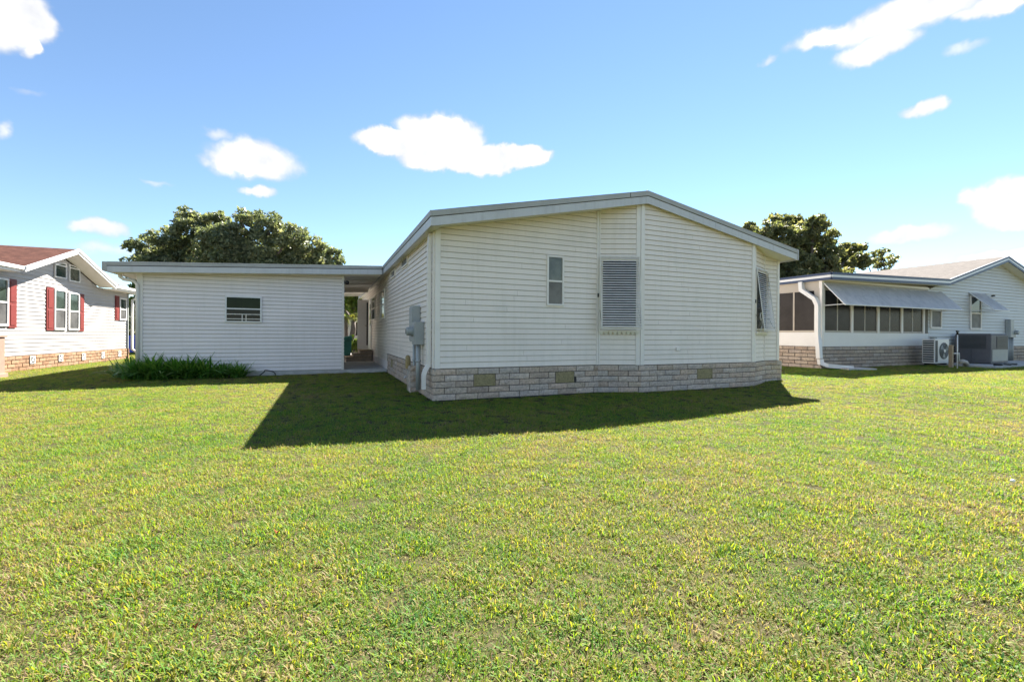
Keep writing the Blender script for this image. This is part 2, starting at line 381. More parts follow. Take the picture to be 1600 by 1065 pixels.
def clad(parent, seg, z0, tops, pitch, m, holes=(), a0=0, a1=None, lip=.019, gap=.011, thick=.08, wallm=None):
    """wall core with lapped siding boards; tops = list of roof lines ((s,z),(s,z)) the wall stays under"""
    a1 = seg.L if a1 is None else a1
    def polys(r):
        out = []
        for (b0, b1, y0, y1) in rect_minus(r, holes):
            p = [(b0, y0), (b1, y0), (b1, y1), (b0, y1)]
            for (q, w) in tops:
                p = clip(p, q, w)
                if len(p) < 3: break
            if len(p) >= 3: out.append(p)
        return out
    ztop = max(max(q[1], w[1]) for q, w in tops) if len(tops) > 1 else max(tops[0][0][1], tops[0][1][1])
    mb = MB()
    for p in polys((a0, a1, z0, ztop + .3)): mb.prism([seg.P(s_, 0, z) for s_, z in p], [seg.P(s_, -thick, z) for s_, z in p])
    w = mb.build('wall', wallm or 'groove', parent)
    z = z0
    while z < ztop:
        mb = MB()
        zj = random.uniform(-.0013, .0013); rs_ = [(a0, a1)]
        if a1 - a0 > 2.2:                # panels lap end to end here and there
            cut = a0 + (a1 - a0) * random.uniform(.12, .88)
            if random.random() < .55: rs_ = [(a0, cut), (cut + .003, a1)]
        for p in [p for r_ in rs_ for p in polys((r_[0], r_[1], z + gap + zj, z + pitch))]:
            mb.prism([seg.P(s_, lip - (lip - .003) * (zz - z) / pitch, zz) for s_, zz in p], [seg.P(s_, .0005, zz) for s_, zz in p])
        if mb.v: mb.build('siding_board', m, parent)
        z += pitch
    return w
BRICKS = {}
def brick_mesh(w, h, d, m, rough, k):
    key = (round(w, 3), round(h, 3), m, k)
    if key in BRICKS: return BRICKS[key]
    R = random.Random(hash(key) & 0xffff); mb = MB(); nx, nz = 5, 3
    g = []
    for j in range(nz):
        for i in range(nx):
            edge = i in (0, nx - 1) or j in (0, nz - 1)
            y = -(R.uniform(.0, .4) * rough if edge else R.uniform(.3, 1) * rough)
            g.append((-w / 2 + w * i / (nx - 1) + (0 if i in (0, nx - 1) else R.uniform(-.1, .1) * w / nx), y, -h / 2 + h * j / (nz - 1)))
    back = [(-w / 2, d, -h / 2), (w / 2, d, -h / 2), (w / 2, d, h / 2), (-w / 2, d, h / 2)]
    fs = [(j * nx + i, j * nx + i + 1, (j + 1) * nx + i + 1, (j + 1) * nx + i) for j in range(nz - 1) for i in range(nx - 1)]
    b = nx * nz; top = [(nz - 1) * nx + i for i in range(nx)]; bot = list(range(nx))
    fs += [tuple(bot[::-1]) + (b, b + 1), tuple(top) + (b + 2, b + 3)]
    fs += [(0, nx, 2 * nx, b + 3, b), (nx - 1, b + 1, b + 2, 3 * nx - 1, 2 * nx - 1)]
    mb.add(g + back, fs); me = mb.mesh('brick'); me.materials.append(MATS[m]); BRICKS[key] = me
    return me
def brickwork(parent, seg, z0, z1, rows, length, m, mortar, holes=(), rough=.016, joint=.013, depth=.05):
    """mortar backing + one object per brick"""
    mb = MB(); seg.box(mb, 0.003, seg.L - .003, -depth - .06, -.012, z0 - .15, z1 - .004)
    sk = mb.build('brick_skirt', mortar, parent)
    ang = math.atan2(seg.d.y, seg.d.x); rh = (z1 - z0) / rows
    for r in range(rows):
        zc = z0 + rh * (r + .5); off = (length / 2 if r % 2 else 0)
        cuts = [0.0]; x = length - off if off else length
        while x < seg.L - .05: cuts.append(x); x += length
        cuts.append(seg.L)
        for a, b in zip(cuts[:-1], cuts[1:]):
            segs = [(a, b)]
            for (h0, h1, g0, g1) in holes:
                if g0 < zc < g1:
                    nx = []
                    for (c, d) in segs:
                        if h1 <= c or h0 >= d: nx.append((c, d)); continue
                        if h0 > c: nx.append((c, h0))
                        if h1 < d: nx.append((h1, d))
                    segs = nx
            for (c, d) in segs:
                if c == 0: c -= .009
                if d == seg.L: d += .009
                w = d - c - joint
                if w < .04: continue
                w = round(w, 2); q = seg.P((c + d) / 2, random.uniform(-.004, .005), zc)
                place('brick', brick_mesh(w, round(rh - joint, 3), depth, m, rough, random.randrange(5)), m, sk, q, (0, 0, ang))
    return sk
def window(parent, seg, a0, a1, z0, z1, style='hung', fw=.045, out=.0, proud=.045, fm='trim', g_up='glass_upper', g_lo='glass_screen', rail=.5, mull=0, through=False):
    mb = MB(); o0, o1 = out + .001, out + proud
    seg.box(mb, a0, a1, o0, o1, z0, z0 + fw); seg.box(mb, a0, a1, o0, o1, z1 - fw, z1)
    seg.box(mb, a0, a0 + fw, o0, o1 - .002, z0 + fw, z1 - fw); seg.box(mb, a1 - fw, a1, o0, o1 - .002, z0 + fw, z1 - fw)
    zm = z0 + (z1 - z0) * rail
    if style == 'hung': seg.box(mb, a0 + fw, a1 - fw, o0, o1 - .012, zm - fw * .45, zm + fw * .45)
    for k in range(mull):
        am = a0 + (a1 - a0) * (k + 1) / (mull + 1); seg.box(mb, am - fw * .4, am + fw * .4, o0, o1 - .008, z0 + fw, z1 - fw)
    w = mb.build('window', fm, parent)
    zs = [(z0 + fw, zm - fw * .45, g_lo), (zm + fw * .45, z1 - fw, g_up)] if style == 'hung' else [(z0 + fw, z1 - fw, g_lo)]
    xs = [a0 + fw] + [a0 + (a1 - a0) * (k + 1) / (mull + 1) for k in range(mull)] + [a1 - fw]
    for (y0, y1, g) in zs:
        for b0, b1 in zip(xs[:-1], xs[1:]):
            p = MB(); e = .004 if (b0, b1) == (xs[0], xs[-1]) else fw * .4
            seg.box(p, b0 + (.001 if b0 == xs[0] else fw * .4), b1 - (.001 if b1 == xs[-1] else fw * .4), o0 + (.002 if not through else -.03), out + .018 if not through else out - .02, y0 + .001, y1 - .001)
            p.build('pane', g, w)
    return w

# ------------------------------------------------------------------ frames
ANG = math.atan(690.0 / 1630.0)
HF = Frame(((677 - CX) / FPX * 7.5, 7.5, 0), ANG)            # main house and its carport
NR = Frame(((1283 - CX) / FPX * 13.2, 13.2, .18), ANG)       # right neighbour
NL = Frame((-14.1, 12.27, 0), math.atan2(.939, -.345))       # left neighbour

# ------------------------------------------------------------------ ground
def hgt(x, y):
    t = min(1, max(0, (x - 4.6) / 4.4)); t = t * t * (3 - 2 * t)
    g = min(1, max(0, (y - 4) / 5)); g = g * g * (3 - 2 * g)
    return .18 * t * g + .012 * math.sin(x * 1.3 + 1) * math.cos(y * 1.1)
def ground():
    xs = [-600, -250, -110, -60, -40] + [-30 + i * .75 for i in range(81)] + [40, 60, 110, 250, 600]
    ys = [-600, -200, -80, -30, -12] + [-6 + i * .75 for i in range(60)] + [45, 60, 90, 160, 300, 900]
    mb = MB()
    for y in ys:
        for x in xs: mb.v.append((x, y, hgt(x, y)))
    n = len(xs)
    for j in range(len(ys) - 1):
        for i in range(n - 1): mb.f.append((j * n + i, j * n + i + 1, (j + 1) * n + i + 1, (j + 1) * n + i))
    struct(mb.build('ground', 'soil', None, True))
ground()

# ------------------------------------------------------------------ main house
house = thing('manufactured_house', 'cream vinyl sided house with low gable, bay wall and split-face brick skirt', 'house', HF.o, ANG)
SK = .556                               # top of the skirt
def roof_z(x):                          # top of the roof edge
    return 3.13 + (4.01 - 3.13) * (x + .12) / 4.32 if x < 4.2 else 4.01 + (3.20 - 4.01) * (x - 4.2) / 4.44
SOF = .205
PL = [(.03, .04), (3.33, .04), (4.112, -.292), (7.312, -.292), (8.095, .04), (8.59, .04)]
segs = [Seg(HF, PL[i], PL[i + 1]) for i in range(5)]
side = Seg(HF, (.03, 16), (.03, .04))
PITCH = .1005
def tops(seg):
    out = []
    for (xa, xb) in ((-.12, 4.2), (4.2, 8.64)):
        q = []
        for x in (xa, xb): q.append(((x - seg.p0.x) / seg.d.x, roof_z(x) - SOF))
        out.append(tuple(q))
    return out
for sg in segs: clad(house, sg, SK, tops(sg), PITCH, 'siding')
sz = roof_z(-.12) - SOF - .01
clad(house, side, SK, [((0, sz), (20, sz))], PITCH, 'siding', a0=9.72)
clad(house, side, .13, [((0, sz), (20, sz))], PITCH, 'siding', a1=9.72)
rightw = Seg(HF, (8.59, .04), (8.59, 16)); rz_ = roof_z(8.6) - SOF
clad(house, rightw, SK, [((0, rz_), (20, rz_))], PITCH, 'siding')
backw = Seg(HF, (8.59, 16), (.03, 16)); mb = MB()
mb.prism([backw.P(0, 0, 0), backw.P(backw.L, 0, 0), backw.P(backw.L, 0, 2.9), backw.P(4.39, 0, 3.8), backw.P(0, 0, 2.95)],
         [backw.P(0, -.08, 0), backw.P(backw.L, -.08, 0), backw.P(backw.L, -.08, 2.9), backw.P(4.39, -.08, 3.8), backw.P(0, -.08, 2.95)])
mb.build('wall', 'siding', house)
# corner boards and vertical trim
def vtrim(seg, a, w, out, z0=None, z1=None, m='trim', name='corner_board'):
    mb = MB(); x = (seg.p0 + seg.d * a).x; zt = roof_z(x) - SOF if z1 is None else z1
    seg.box(mb, a - w / 2, a + w / 2, .0008, out, SK + .003 if z0 is None else z0, zt - .004); return mb.build(name, m, house)
A, B, Cc, D, E = segs
vtrim(A, .045, .09, .028); vtrim(A, A.L - .02, .035, .024); vtrim(B, .03, .03, .025)
vtrim(B, B.L - .05, .08, .026); vtrim(Cc, .035, .09, .029); vtrim(Cc, Cc.L - .03, .09, .029); vtrim(D, .05, .09, .027)
vtrim(D, D.L - .03, .03, .025); vtrim(E, E.L - .03, .07, .028)
vtrim(side, side.L - .045, .07, .027, z1=sz)
vtrim(side, side.L - .33, .03, .022, z0=.78, z1=2.45)
# skirt
SP = [(0, 0), (3.32, 0), (4.108, -.335), (7.316, -.335), (8.105, 0), (8.66, 0)]
ssegs = [Seg(HF, SP[i], SP[i + 1]) for i in range(5)]
def skirt_hole(sg, x0, x1, y0, y1):
    a, z = sg.px(x0, (y0 + y1) / 2); b, _ = sg.px(x1, (y0 + y1) / 2); return a, b
vents = {0: [skirt_hole(ssegs[0], 740, 774, 585, 601), skirt_hole(ssegs[0], 868, 897, 580, 597)], 2: [skirt_hole(ssegs[2], 1089, 1113, 571, 588)]}
RH = SK / 5.0 - .0
zs0 = SK - 5 * .1085
for i, sg in enumerate(ssegs):
    hs = [(a, b, zs0 + 2 * .1085, zs0 + 4 * .1085) for a, b in vents.get(i, [])]
    sk = brickwork(house, sg, zs0, SK, 5, .402, 'brick_main', 'mortar', hs)
    for (a, b, g0, g1) in hs:
        mb = MB(); sg.box(mb, a + .006, b - .006, -.03, -.004, g0 + .006, g1 - .006)
        for k in range(5):
            zz = g0 + .02 + k * (g1 - g0 - .04) / 5; sg.box(mb, a + .03, b - .03, -.004, .006, zz, zz + .02)
        sg.box(mb, a + .006, a + .025, -.004, .008, g0 + .006, g1 - .006); sg.box(mb, b - .025, b - .006, -.004, .008, g0 + .006, g1 - .006)
        mb.build('foundation_vent', 'vent', sk)
sside = Seg(HF, (0, 5.9), (0, 0)); 
hs = [(.7, 1.05, zs0 + 2 * .1085, zs0 + 4 * .1085)]
sk = brickwork(house, sside, zs0, SK, 5, .402, 'brick_main', 'mortar', hs)
mb = MB(); sside.box(mb, .71, 1.04, -.03, .004, hs[0][2] + .006, hs[0][3] - .006); mb.build('foundation_vent', 'vent', sk)
sright = Seg(HF, (8.66, 0), (8.66, 4)); brickwork(house, sright, zs0, SK, 5, .402, 'brick_main', 'mortar')
mb = MB(); mb.box(8.56, 8.64, 4.0, 15.9, 0, SK - .003); mb.build('skirt_panel', 'brick_main', house)
mb = MB(); mb.box(.0, .028, 5.92, 15.9, .1, .34); mb.build('skirt_panel', 'siding_shed', house)
# roof
RY0, RY1 = -.42, 16.3
def roof_part(name, m, xs, dz0, dz1, y0, y1):
    mb = MB()
    for a, b in zip(xs[:-1], xs[1:]):
        mb.hexa([(a, y0, roof_z(a) + dz0), (b, y0, roof_z(b) + dz0), (b, y1, roof_z(b) + dz0), (a, y1, roof_z(a) + dz0),
                 (a, y0, roof_z(a) + dz1), (b, y0, roof_z(b) + dz1), (b, y1, roof_z(b) + dz1), (a, y1, roof_z(a) + dz1)])
    return mb.build(name, m, roof)
mb = MB()
n = 60
for k in range(n + 1):                  # membrane roof with a slightly wavy eave
    y = RY0 + .004 + (RY1 - RY0) * k / n; w = .012 + .012 * math.sin(y * 2.3) + .008 * math.sin(y * 5.1)
    w = max(.004, w if y > .4 else .006)
    for x, e in ((-.118, w), (.5, .01), (4.2, .008), (8.0, .01), (8.638, .008)): mb.v.append((x, y, roof_z(x) + e))
for k in range(n):
    for i in range(4): mb.f.append((k * 5 + i, k * 5 + i + 1, k * 5 + 6 + i, k * 5 + 5 + i))
roof = mb.build('roof', 'roof_white', house)
roof_part('roof_edge', 'drip', (-.12, 4.2, 8.64), -.088, 0, RY0, RY0 + .06)
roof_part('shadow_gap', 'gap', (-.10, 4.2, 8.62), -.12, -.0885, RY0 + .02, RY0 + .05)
roof_part('fascia', 'fascia', (-.115, 4.2, 8.635), -.243, -.101, RY0 + .012, RY0 + .034)
roof_part('soffit', 'soffit', (.05, 4.2, 8.585), -.2035, -.19, RY0 + .036, 15.9)
roof_part('soffit', 'soffit', (8.5865, 8.637), -.2035, -.19, RY0 + .036, 15.9)
mb = MB(); e = roof_z(-.12)
mb.box(-.155, -.121, RY0, RY1, e - .088, e + .002); mb.build('gutter', 'drip', roof)
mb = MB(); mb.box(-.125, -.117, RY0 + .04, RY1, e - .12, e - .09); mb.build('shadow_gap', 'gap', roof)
mb = MB(); mb.box(-.146, -.118, RY0 + .0, RY1, e - .243, e - .104); mb.build('fascia', 'fascia', roof)
mb = MB(); mb.box(-.116, .049, RY0 + .037, RY1, e - .212, e - .20); mb.build('soffit', 'soffit', roof)
e2 = roof_z(8.64)
mb = MB(); mb.box(8.641, 8.66, RY0, RY1, e2 - .24, e2); mb.build('fascia', 'fascia', roof)
for xs_ in (.9, 2.35, 3.75, 5.6, 7.4):
    mb = MB(); z_ = roof_z(xs_); mb.box(xs_, xs_ + .012, RY0 - .003, RY0 - .0005, z_ - .086, z_ - .004); mb.build('edge_seam', 'gap' if xs_ == 3.75 else 'drip', roof)
    mb = MB(); z_ = roof_z(xs_ + .4); mb.box(xs_ + .4, xs_ + .43, RY0 + .008, RY0 + .0115, z_ - .242, z_ - .108); mb.build('fascia_joint', 'fascia', roof)
mb = MB(); mb.tube([(4.2, RY0 + .05 , roof_z(4.2) + .012), (4.2, RY1, roof_z(4.2) + .012)], .022, 8); mb.build('ridge_cap', 'roof_white', roof)
# window in the long gable stretch
a0, z1 = A.px(855, 398, .03); a1, z0 = A.px(881, 478, .03)
window(house, A, a0, a1, z0, z1, proud=.04, fw=.035, rail=.49)
# louvred awnings on the bay's angled sides
def awning_window(sg, a0, a1, z0, z1, outb, scroll=False):
    w = window(house, sg, a0 + .02, a1 - .02, z0 + .03, z1 - .03, style='fixed', out=.012, proud=.03, g_up='glass_dark', g_lo='glass_dark')
    mb = MB(); sg.box(mb, a0 - .01, a1 + .01, .001, .075, z0 - .035, z0); sill = mb.build('window_sill', 'trim', house)
    k = 0; n = 9
    for k in range(n):
        a = a0 + (a1 - a0) * (k + .5) / n; mb = MB()
        mb.prism([sg.P(a + dx * (a1 - a0) / n * .42, .004, z0 - .036 - dz) for dx, dz in ((-1, 0), (1, 0), (.7, .035), (0, .05), (-.7, .035))],
                 [sg.P(a + dx * (a1 - a0) / n * .42, .05, z0 - .036 - dz) for dx, dz in ((-1, 0), (1, 0), (.7, .035), (0, .05), (-.7, .035))])
        mb.build('scallop', 'soffit', sill)
    def AP(a, t, lift): # t: 0 top .. 1 bottom along the awning
        o = .05 + (outb - .05) * t; z = z1 + .01 - (z1 - z0 - .005) * t
        nn = Vector((z1 - z0, outb)).normalized()
        return sg.P(a, o + lift * nn.x, z + lift * nn.y)
    mb = MB(); fw = .018
    def bar(b0, b1, t0, t1, l0, l1): mb.hexa([AP(b0, t1, l1), AP(b1, t1, l1), AP(b1, t1, l0), AP(b0, t1, l0), AP(b0, t0, l1), AP(b1, t0, l1), AP(b1, t0, l0), AP(b0, t0, l0)])
    bar(a0, a0 + fw, 0, 1, -.008, .006); bar(a1 - fw, a1, 0, 1, -.008, .006); bar(a0 + fw, a1 - fw, 0, .014, -.008, .005); bar(a0 + fw, a1 - fw, .988, 1, -.008, .005)
    aw = mb.build('louvered_awning', 'slat', house)
    ns = 29
    for i in range(ns):
        t0 = .022 + .96 * i / ns; t1 = t0 + .96 / ns * .62; m2 = MB()
        m2.hexa([AP(a0 + fw, t1, .012), AP(a1 - fw, t1, .012), AP(a1 - fw, t1, .009), AP(a0 + fw, t1, .009),
                 AP(a0 + fw, t0, -.012), AP(a1 - fw, t0, -.012), AP(a1 - fw, t0, -.015), AP(a0 + fw, t0, -.015)])
        m2.build('slat', 'slat', aw)
    for a in (a0 + .012, a1 - .012):   # stay arms
        m2 = MB(); m2.tube([sg.P(a, .03, z0 + .40), AP(a, .96, -.01)], .004, 6); m2.build('stay_arm', 'gap', aw)
    m2 = MB(); sg.box(m2, a0 - .04, a0 - .012, .02, .05, z0 + (z1 - z0) * .45, z0 + (z1 - z0) * .5); m2.build('latch', 'black', aw)
    return aw
a0, z1 = B.px(937, 401, .03); a1, z0 = B.px(1000, 516, .03)
aw1 = awning_window(B, a0, min(a1, B.L - .03), z0, z1, .25)
zA0, zA1 = z0, z1
awning_window(D, .05, D.L + .12, zA0, zA1, .22)
# wrought scroll behind the far awning
mb = MB(); pts = []
for k in range(26):
    t = k / 25; an = t * 1.9 * math.pi; r = .13 * (1 - .62 * t); pts.append(D.P(.22 + r * math.cos(an) * .8, .10, zA0 + .33 + r * math.sin(an)))
lo = [D.P(.20 + .13 * .8 * math.sin(t * 2.4), .10, zA0 + .02 + .30 * t) for t in (0, .2, .4, .6, .8)]
mb.tube(lo + pts[2:], .011, 6); mb.build('iron_scroll', 'white_gloss', house, True)
# outlet cover on the bay
a, z = Cc.px(1059, 545, .02); mb = MB(); Cc.box(mb, a - .05, a + .05, .005, .04, z - .035, z + .035); mb.build('outlet_cover', 'trim', house, bevel=.006)
# small high windows and shaded windows of the side wall
for (x0, x1, y0, y1) in ((627, 636.5, 404, 424), (611, 617, 424, 437)):
    s0, zt = side.px(x0, (y0 + y1) / 2, .03); s1, _ = side.px(x1, (y0 + y1) / 2, .03); zc = zt
    window(house, side, s0, s1, zc - .10, zc + .10, style='fixed', fw=.03, g_lo='glass_screen')
for (x0, x1, y0, y1) in ((594.5, 600.5, 448, 498), (579, 586, 460, 500)):
    s0, _ = side.px(x0, 480, .03); s1, _ = side.px(x1, 480, .03)
    _, zt = side.px((x0 + x1) / 2, y0, .03); _, zb = side.px((x0 + x1) / 2, y1, .03)
    window(house, side, s0, s1, max(zb, 1.2), min(zt, 2.55), fw=.04, g_up='glass_upper', g_lo='glass_dark')
# side door at the steps
sD = side.L - 10.9
mb = MB(); side.box(mb, sD - .9, sD, .001, .03, .55, 2.55); dr = mb.build('door', 'white_gloss', house)
mb = MB(); side.box(mb, sD - .7, sD - .2, .031, .036, 1.5, 2.35); mb.build('pane', 'glass_dark', dr)
mb = MB(); side.box(mb, sD - .09, sD - .05, .031, .09, 1.45, 1.5); mb.build('handle', 'metal', dr)
# downspout of the main house
ds = thing('downspout', 'white metal downspout kicking out over the brick skirt beside the meter', 'downspout', HF.wor((0, .2, 0)), ANG)
mb = MB(); mb.profile([(-.02, 0, sz - .02), (-.035, 0, 2.6), (-.035, 0, .62), (-.10, -.02, .52), (-.125, -.03, .44), (-.125, -.03, .2)], .085, .065, (0, 1, 0))
mb.build('pipe', 'trim', ds)
for zz in (1.2, 2.2):
    mb = MB(); mb.box(-.075, .02, -.05, .05, zz, zz + .03); mb.build('strap', 'trim', ds)
# electric meter
em = thing('electric_meter', 'grey electric meter and breaker boxes on the side wall beside the downspout', 'meter', HF.wor((0, 1.0, 0)), ANG)
def mbox(name, m, x0, x1, y0, y1, z0, z1, p, bev=.006): b = MB(); b.box(x0, x1, y0, y1, z0, z1); return b.build(name, m, p, bevel=bev)
bx = mbox('breaker_box', 'box_grey', -.13, .014, .2, .55, 1.0, 1.70, em); mbox('cover', 'box_grey', -.142, -.131, .22, .53, 1.03, 1.67, bx)
bx = mbox('meter_box', 'box_grey', -.15, .014, -.17, .15, .95, 1.38, em); mbox('cover', 'box_grey', -.162, -.151, -.15, .13, 1.0, 1.36, bx)
mb = MB(); mb.tube([(-.163, 0.02, 1.2), (-.20, .02, 1.2)], .095, 20); mb.tube([(-.20, .02, 1.2), (-.275, .02, 1.2), (-.29, .02, 1.2)], [.082, .08, .05], 20)
mt = mb.build('meter_dial', 'box_grey', em, False); mb = MB(); mb.tube([(-.2905, .02, 1.2), (-.293, .02, 1.2)], .05, 16); mb.build('pane', 'glass_screen', mt)
for (x, y, r, z1_) in ((-.07, -.06, .045, .95), (-.08, .3, .028, 1.0), (-.05, .42, .022, 1.0)):
    mb = MB(); mb.tube([(x, y, z1_), (x, y, .1)], r, 10); mb.tube([(x, y, .62), (x, y, .66)], r * 1.25, 10); mb.build('conduit', 'box_grey', em, True)
# brick pier below the meter
pier = thing('brick_pier', 'short rough brick pier standing against the skirt under the meter', 'pier', HF.wor((-.06, 1.35, 0)), ANG)
for r in range(5):
    place('brick', brick_mesh(.2, .1, .1, 'brick_main', .03, 7 + r), 'brick_main', pier, (0, -.1, .056 + r * .106), (0, 0, 0))
    place('brick', brick_mesh(.2, .1, .1, 'brick_main', .03, 7 + r), 'brick_main', pier, (-.1, .0, .056 + r * .106), (0, 0, -math.pi / 2))
# water standpipe
q = on_ground(637, 612); wp = thing('water_standpipe', 'thin standpipe with tan foam insulated top beside the brick pier', 'standpipe', (q.x, q.y, 0))
mb = MB(); mb.tube([(0, 0, -.05), (0, 0, .5)], .016, 8); mb.build('pipe', 'frame_tan', wp, True)
mb = MB(); mb.tube([(0, 0, .46), (0, 0, .48), (.004, 0, .6), (0, 0, .70), (0, 0, .73)], [.03, .05, .055, .05, .02], 12); mb.build('insulation', 'foam', wp, True)
mb = MB(); mb.tube([(0, 0, .3), (-.05, -.02, .3), (-.07, -.03, .27)], .014, 8); mb.build('tap', 'metal', wp, True)

# ------------------------------------------------------------------ carport and shed
cp = thing('carport_roof', 'low flat white carport roof joining the shed to the house eave', 'carport', HF.wor((-.17, 5.85, 0)), ANG)
X0, X1, CY0, CY1 = -6.26, -.0, 0.0, 7.6
def cz(x): return 3.115 + (2.81 - 3.115) * (x / X0)
def cpart(name, m, dz0, dz1, y0, y1, x0=X0, x1=X1, p=cp):
    b = MB(); b.hexa([(x0, y0, cz(x0) + dz0), (x1, y0, cz(x1) + dz0), (x1, y1, cz(x1) + dz0), (x0, y1, cz(x0) + dz0),
                      (x0, y0, cz(x0) + dz1), (x1, y0, cz(x1) + dz1), (x1, y1, cz(x1) + dz1), (x0, y1, cz(x0) + dz1)])
    return b.build(name, m, p)
cr_ = cpart('roof', 'roof_white', -.05, .006, .031, CY1)
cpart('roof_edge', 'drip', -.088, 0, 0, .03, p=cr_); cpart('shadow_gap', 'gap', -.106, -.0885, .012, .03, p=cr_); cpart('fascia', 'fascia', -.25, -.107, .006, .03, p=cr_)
cpart('ceiling', 'soffit', -.23, -.22, .031, CY1, X0 + .02)
b = MB(); b.box(X0 - .09, X0 - .001, -.0, CY1, cz(X0) - .22, cz(X0) - .005); b.build('gutter', 'drip', cr_)
for k in range(6):
    cpart('ceiling_rib', 'trim', -.252, -.2305, .3 + k * 1.3, .36 + k * 1.3, X0 + .05, X1 - .02)
cpart('beam', 'trim', -.40, -.2535, 4.3, 4.42, -1.3, X1 - .02)
cpart('beam', 'trim', -.30, -.2535, 7.4, 7.5, X0 + .05, X1 - .02)
for x in (-.93, -3.2, -6.0):
    b = MB(); b.box(x, x + .1, 7.4, 7.5, .1, cz(x) - .3); b.build('post', 'trim', cp)
slab = MB(); slab.box(-6.2, .02, 6.2, 18, -.1, .1); o = slab.build('carport_slab', 'concrete', None); o.location = HF.o; o.rotation_euler = (0, 0, ANG); struct(o)
shed = thing('storage_shed', 'white vinyl sided shed under the flat carport roof with one small window', 'shed', HF.o, ANG)
sx1 = Seg(HF, (-6.2, 6.25), (0, 6.25)).px(537, 520)[0] - 6.2; sx0 = Seg(HF, (-6.2, 6.25), (0, 6.25)).px(218, 480)[0] - 6.2
sf = Seg(HF, (sx0, 6.25), (sx1, 6.25))
def sht(x): return cz(x + .17) - .232
a0, z1 = sf.px(352, 462, .02); a1, z0 = sf.px(409, 504, .02)
hole = (a0 + .02, a1 - .02, z0 + .02, z1 - .02)
clad(shed, sf, .11, [((0, sht(sx0)), (sf.L, sht(sx1)))], .1, 'siding_shed', lip=.022, gap=.013)
def shed_wall(p0, p1, holes=()):
    s_ = Seg(HF, p0, p1); clad(shed, s_, .11, [((0, sht(p0[0])), (s_.L, sht(p1[0])))] if p0[0] != p1[0] else [((0, sht(p0[0])), (1, sht(p0[0])))], .1, 'siding_shed', holes, wallm='interior'); return s_
shed_wall((sx0, 10), (sx0, 6.25)); shed_wall((sx1, 6.25), (sx1, 10))
sb = Seg(HF, (sx1, 10), (sx0, 10))
clad(shed, sb, .11, [((0, sht(sx1)), (sb.L, sht(sx0)))], .1, 'siding_shed', wallm='interior')
w = window(shed, sf, a0, a1, z0, z1, fw=.035, out=.018, proud=.035, rail=.52, fm='white_gloss', g_up='glass_foliage', g_lo='glass_dark')
for zz in (.3, .12): # jalousie bars
    m2 = MB(); sf.box(m2, a0 + .03, a1 - .03, 0.037, .045, z0 + (z1 - z0) * zz, z0 + (z1 - z0) * zz + .018); m2.build('glazing_bar', 'trim', w)
m2 = MB(); am = a0 + (a1 - a0) * .45
for dx in (0, .09): sf.box(m2, am + dx, am + dx + .018, 0.037, .043, z0 + .03, z0 + (z1 - z0) * .32)
m2.build('glazing_bar', 'trim', w)
mb = MB(); sf.box(mb, -.05, .07, -.05, .03, .1, sht(sx0) - .005); mb.build('corner_board', 'trim', shed)
mb = MB(); sf.box(mb, sf.L - .06, sf.L + .005, .0008, .027, .11, sht(sx1) - .005); mb.build('corner_board', 'trim', shed)
mb = MB(); sf.box(mb, 0, sf.L, -.05, .022, .055, .108); mb.build('base_trim', 'drip', shed)
d2 = thing('downspout', 'white curved downspout elbow at the shed corner under the carport eave', 'downspout', HF.wor((sx0 - .1, 6.2, 0)), ANG)
mb = MB(); zt = cz(X0) - .23; mb.tube([(-.28, 0, zt), (-.27, 0, zt - .08), (-.2, 0, zt - .14), (-.0, 0, zt - .17), (.07, .0, zt - .26), (.08, 0, .15)], .04, 10); mb.build('pipe', 'trim', d2, True)
fl = thing('flood_light', 'small black security light at the top corner of the shed wall', 'light', HF.wor((sx1 + .03, 6.2, 2.62)), ANG)
b = MB(); b.box(-.03, .0, -.02, .06, -.03, .05); b.build('bracket', 'black', fl)
b = MB(); b.tube([(.0, 0, 0), (.05, -.02, 0), (.05, -.06, 0), (.05, -.10, -.01)], [.02, .03, .055, .06], 12); b.build('lamp_head', 'black', fl, True)
b = MB(); pts = []
for k in range(13):
    t = k / 12; pts.append((.36 * t + .04 * math.sin(t * 9), -.04 * math.sin(t * 4), .015 + .14 * math.sin(math.pi * t) ** .8))
q = HF.wor((sf.p0.x + sf.px(407, 578)[0], 6.05, 0)); hz = b.tube(pts, .013, 6).build('garden_hose', 'black', None, True); hz.location = (q.x, q.y, 0); hz.rotation_euler = (0, 0, ANG)
tag(hz, 'short loop of black hose arching from the lawn beside the shed', 'hose')
# things under the carport
st = thing('entry_steps', 'short flight of tan entry steps to the side door under the carport', 'steps', HF.wor((-.02, 10.2, .1)), ANG)
for k in range(3):
    b = MB(); b.box(-.95 + .25 * k, -.01, 0.0, 1.2, .13 * k + (.001 if k else 0), .13 * (k + 1)); b.build('step', 'brick_right', st)
    b = MB(); b.box(-.97 + .25 * k, -.012, -.03, 1.21, .13 * (k + 1) + .001, .13 * (k + 1) + .03); b.build('tread', 'wood', st)
sdoor = thing('storm_door', 'white storm door standing open above the entry steps', 'door', HF.wor((-.03, 11.55, .52)), ANG)
b = MB(); b.box(-.45, -.02, 0, .04, 0, 2.0); b.build('door_leaf', 'white_gloss', sdoor)
b = MB(); b.box(-.10, -.05, -.012, -.001, .15, 1.9); b.build('pane', 'glass_dark', sdoor)
b = MB(); b.tube([(-.09, -.02, .95), (-.09, -.06, .95), (-.16, -.06, .95)], .012, 6); b.build('handle', 'wood', sdoor, True)
tb = thing('storage_bin', 'teal plastic storage bin with sloped lid beside the entry steps', 'bin', HF.wor((-1.0, 12.3, .1)), ANG)
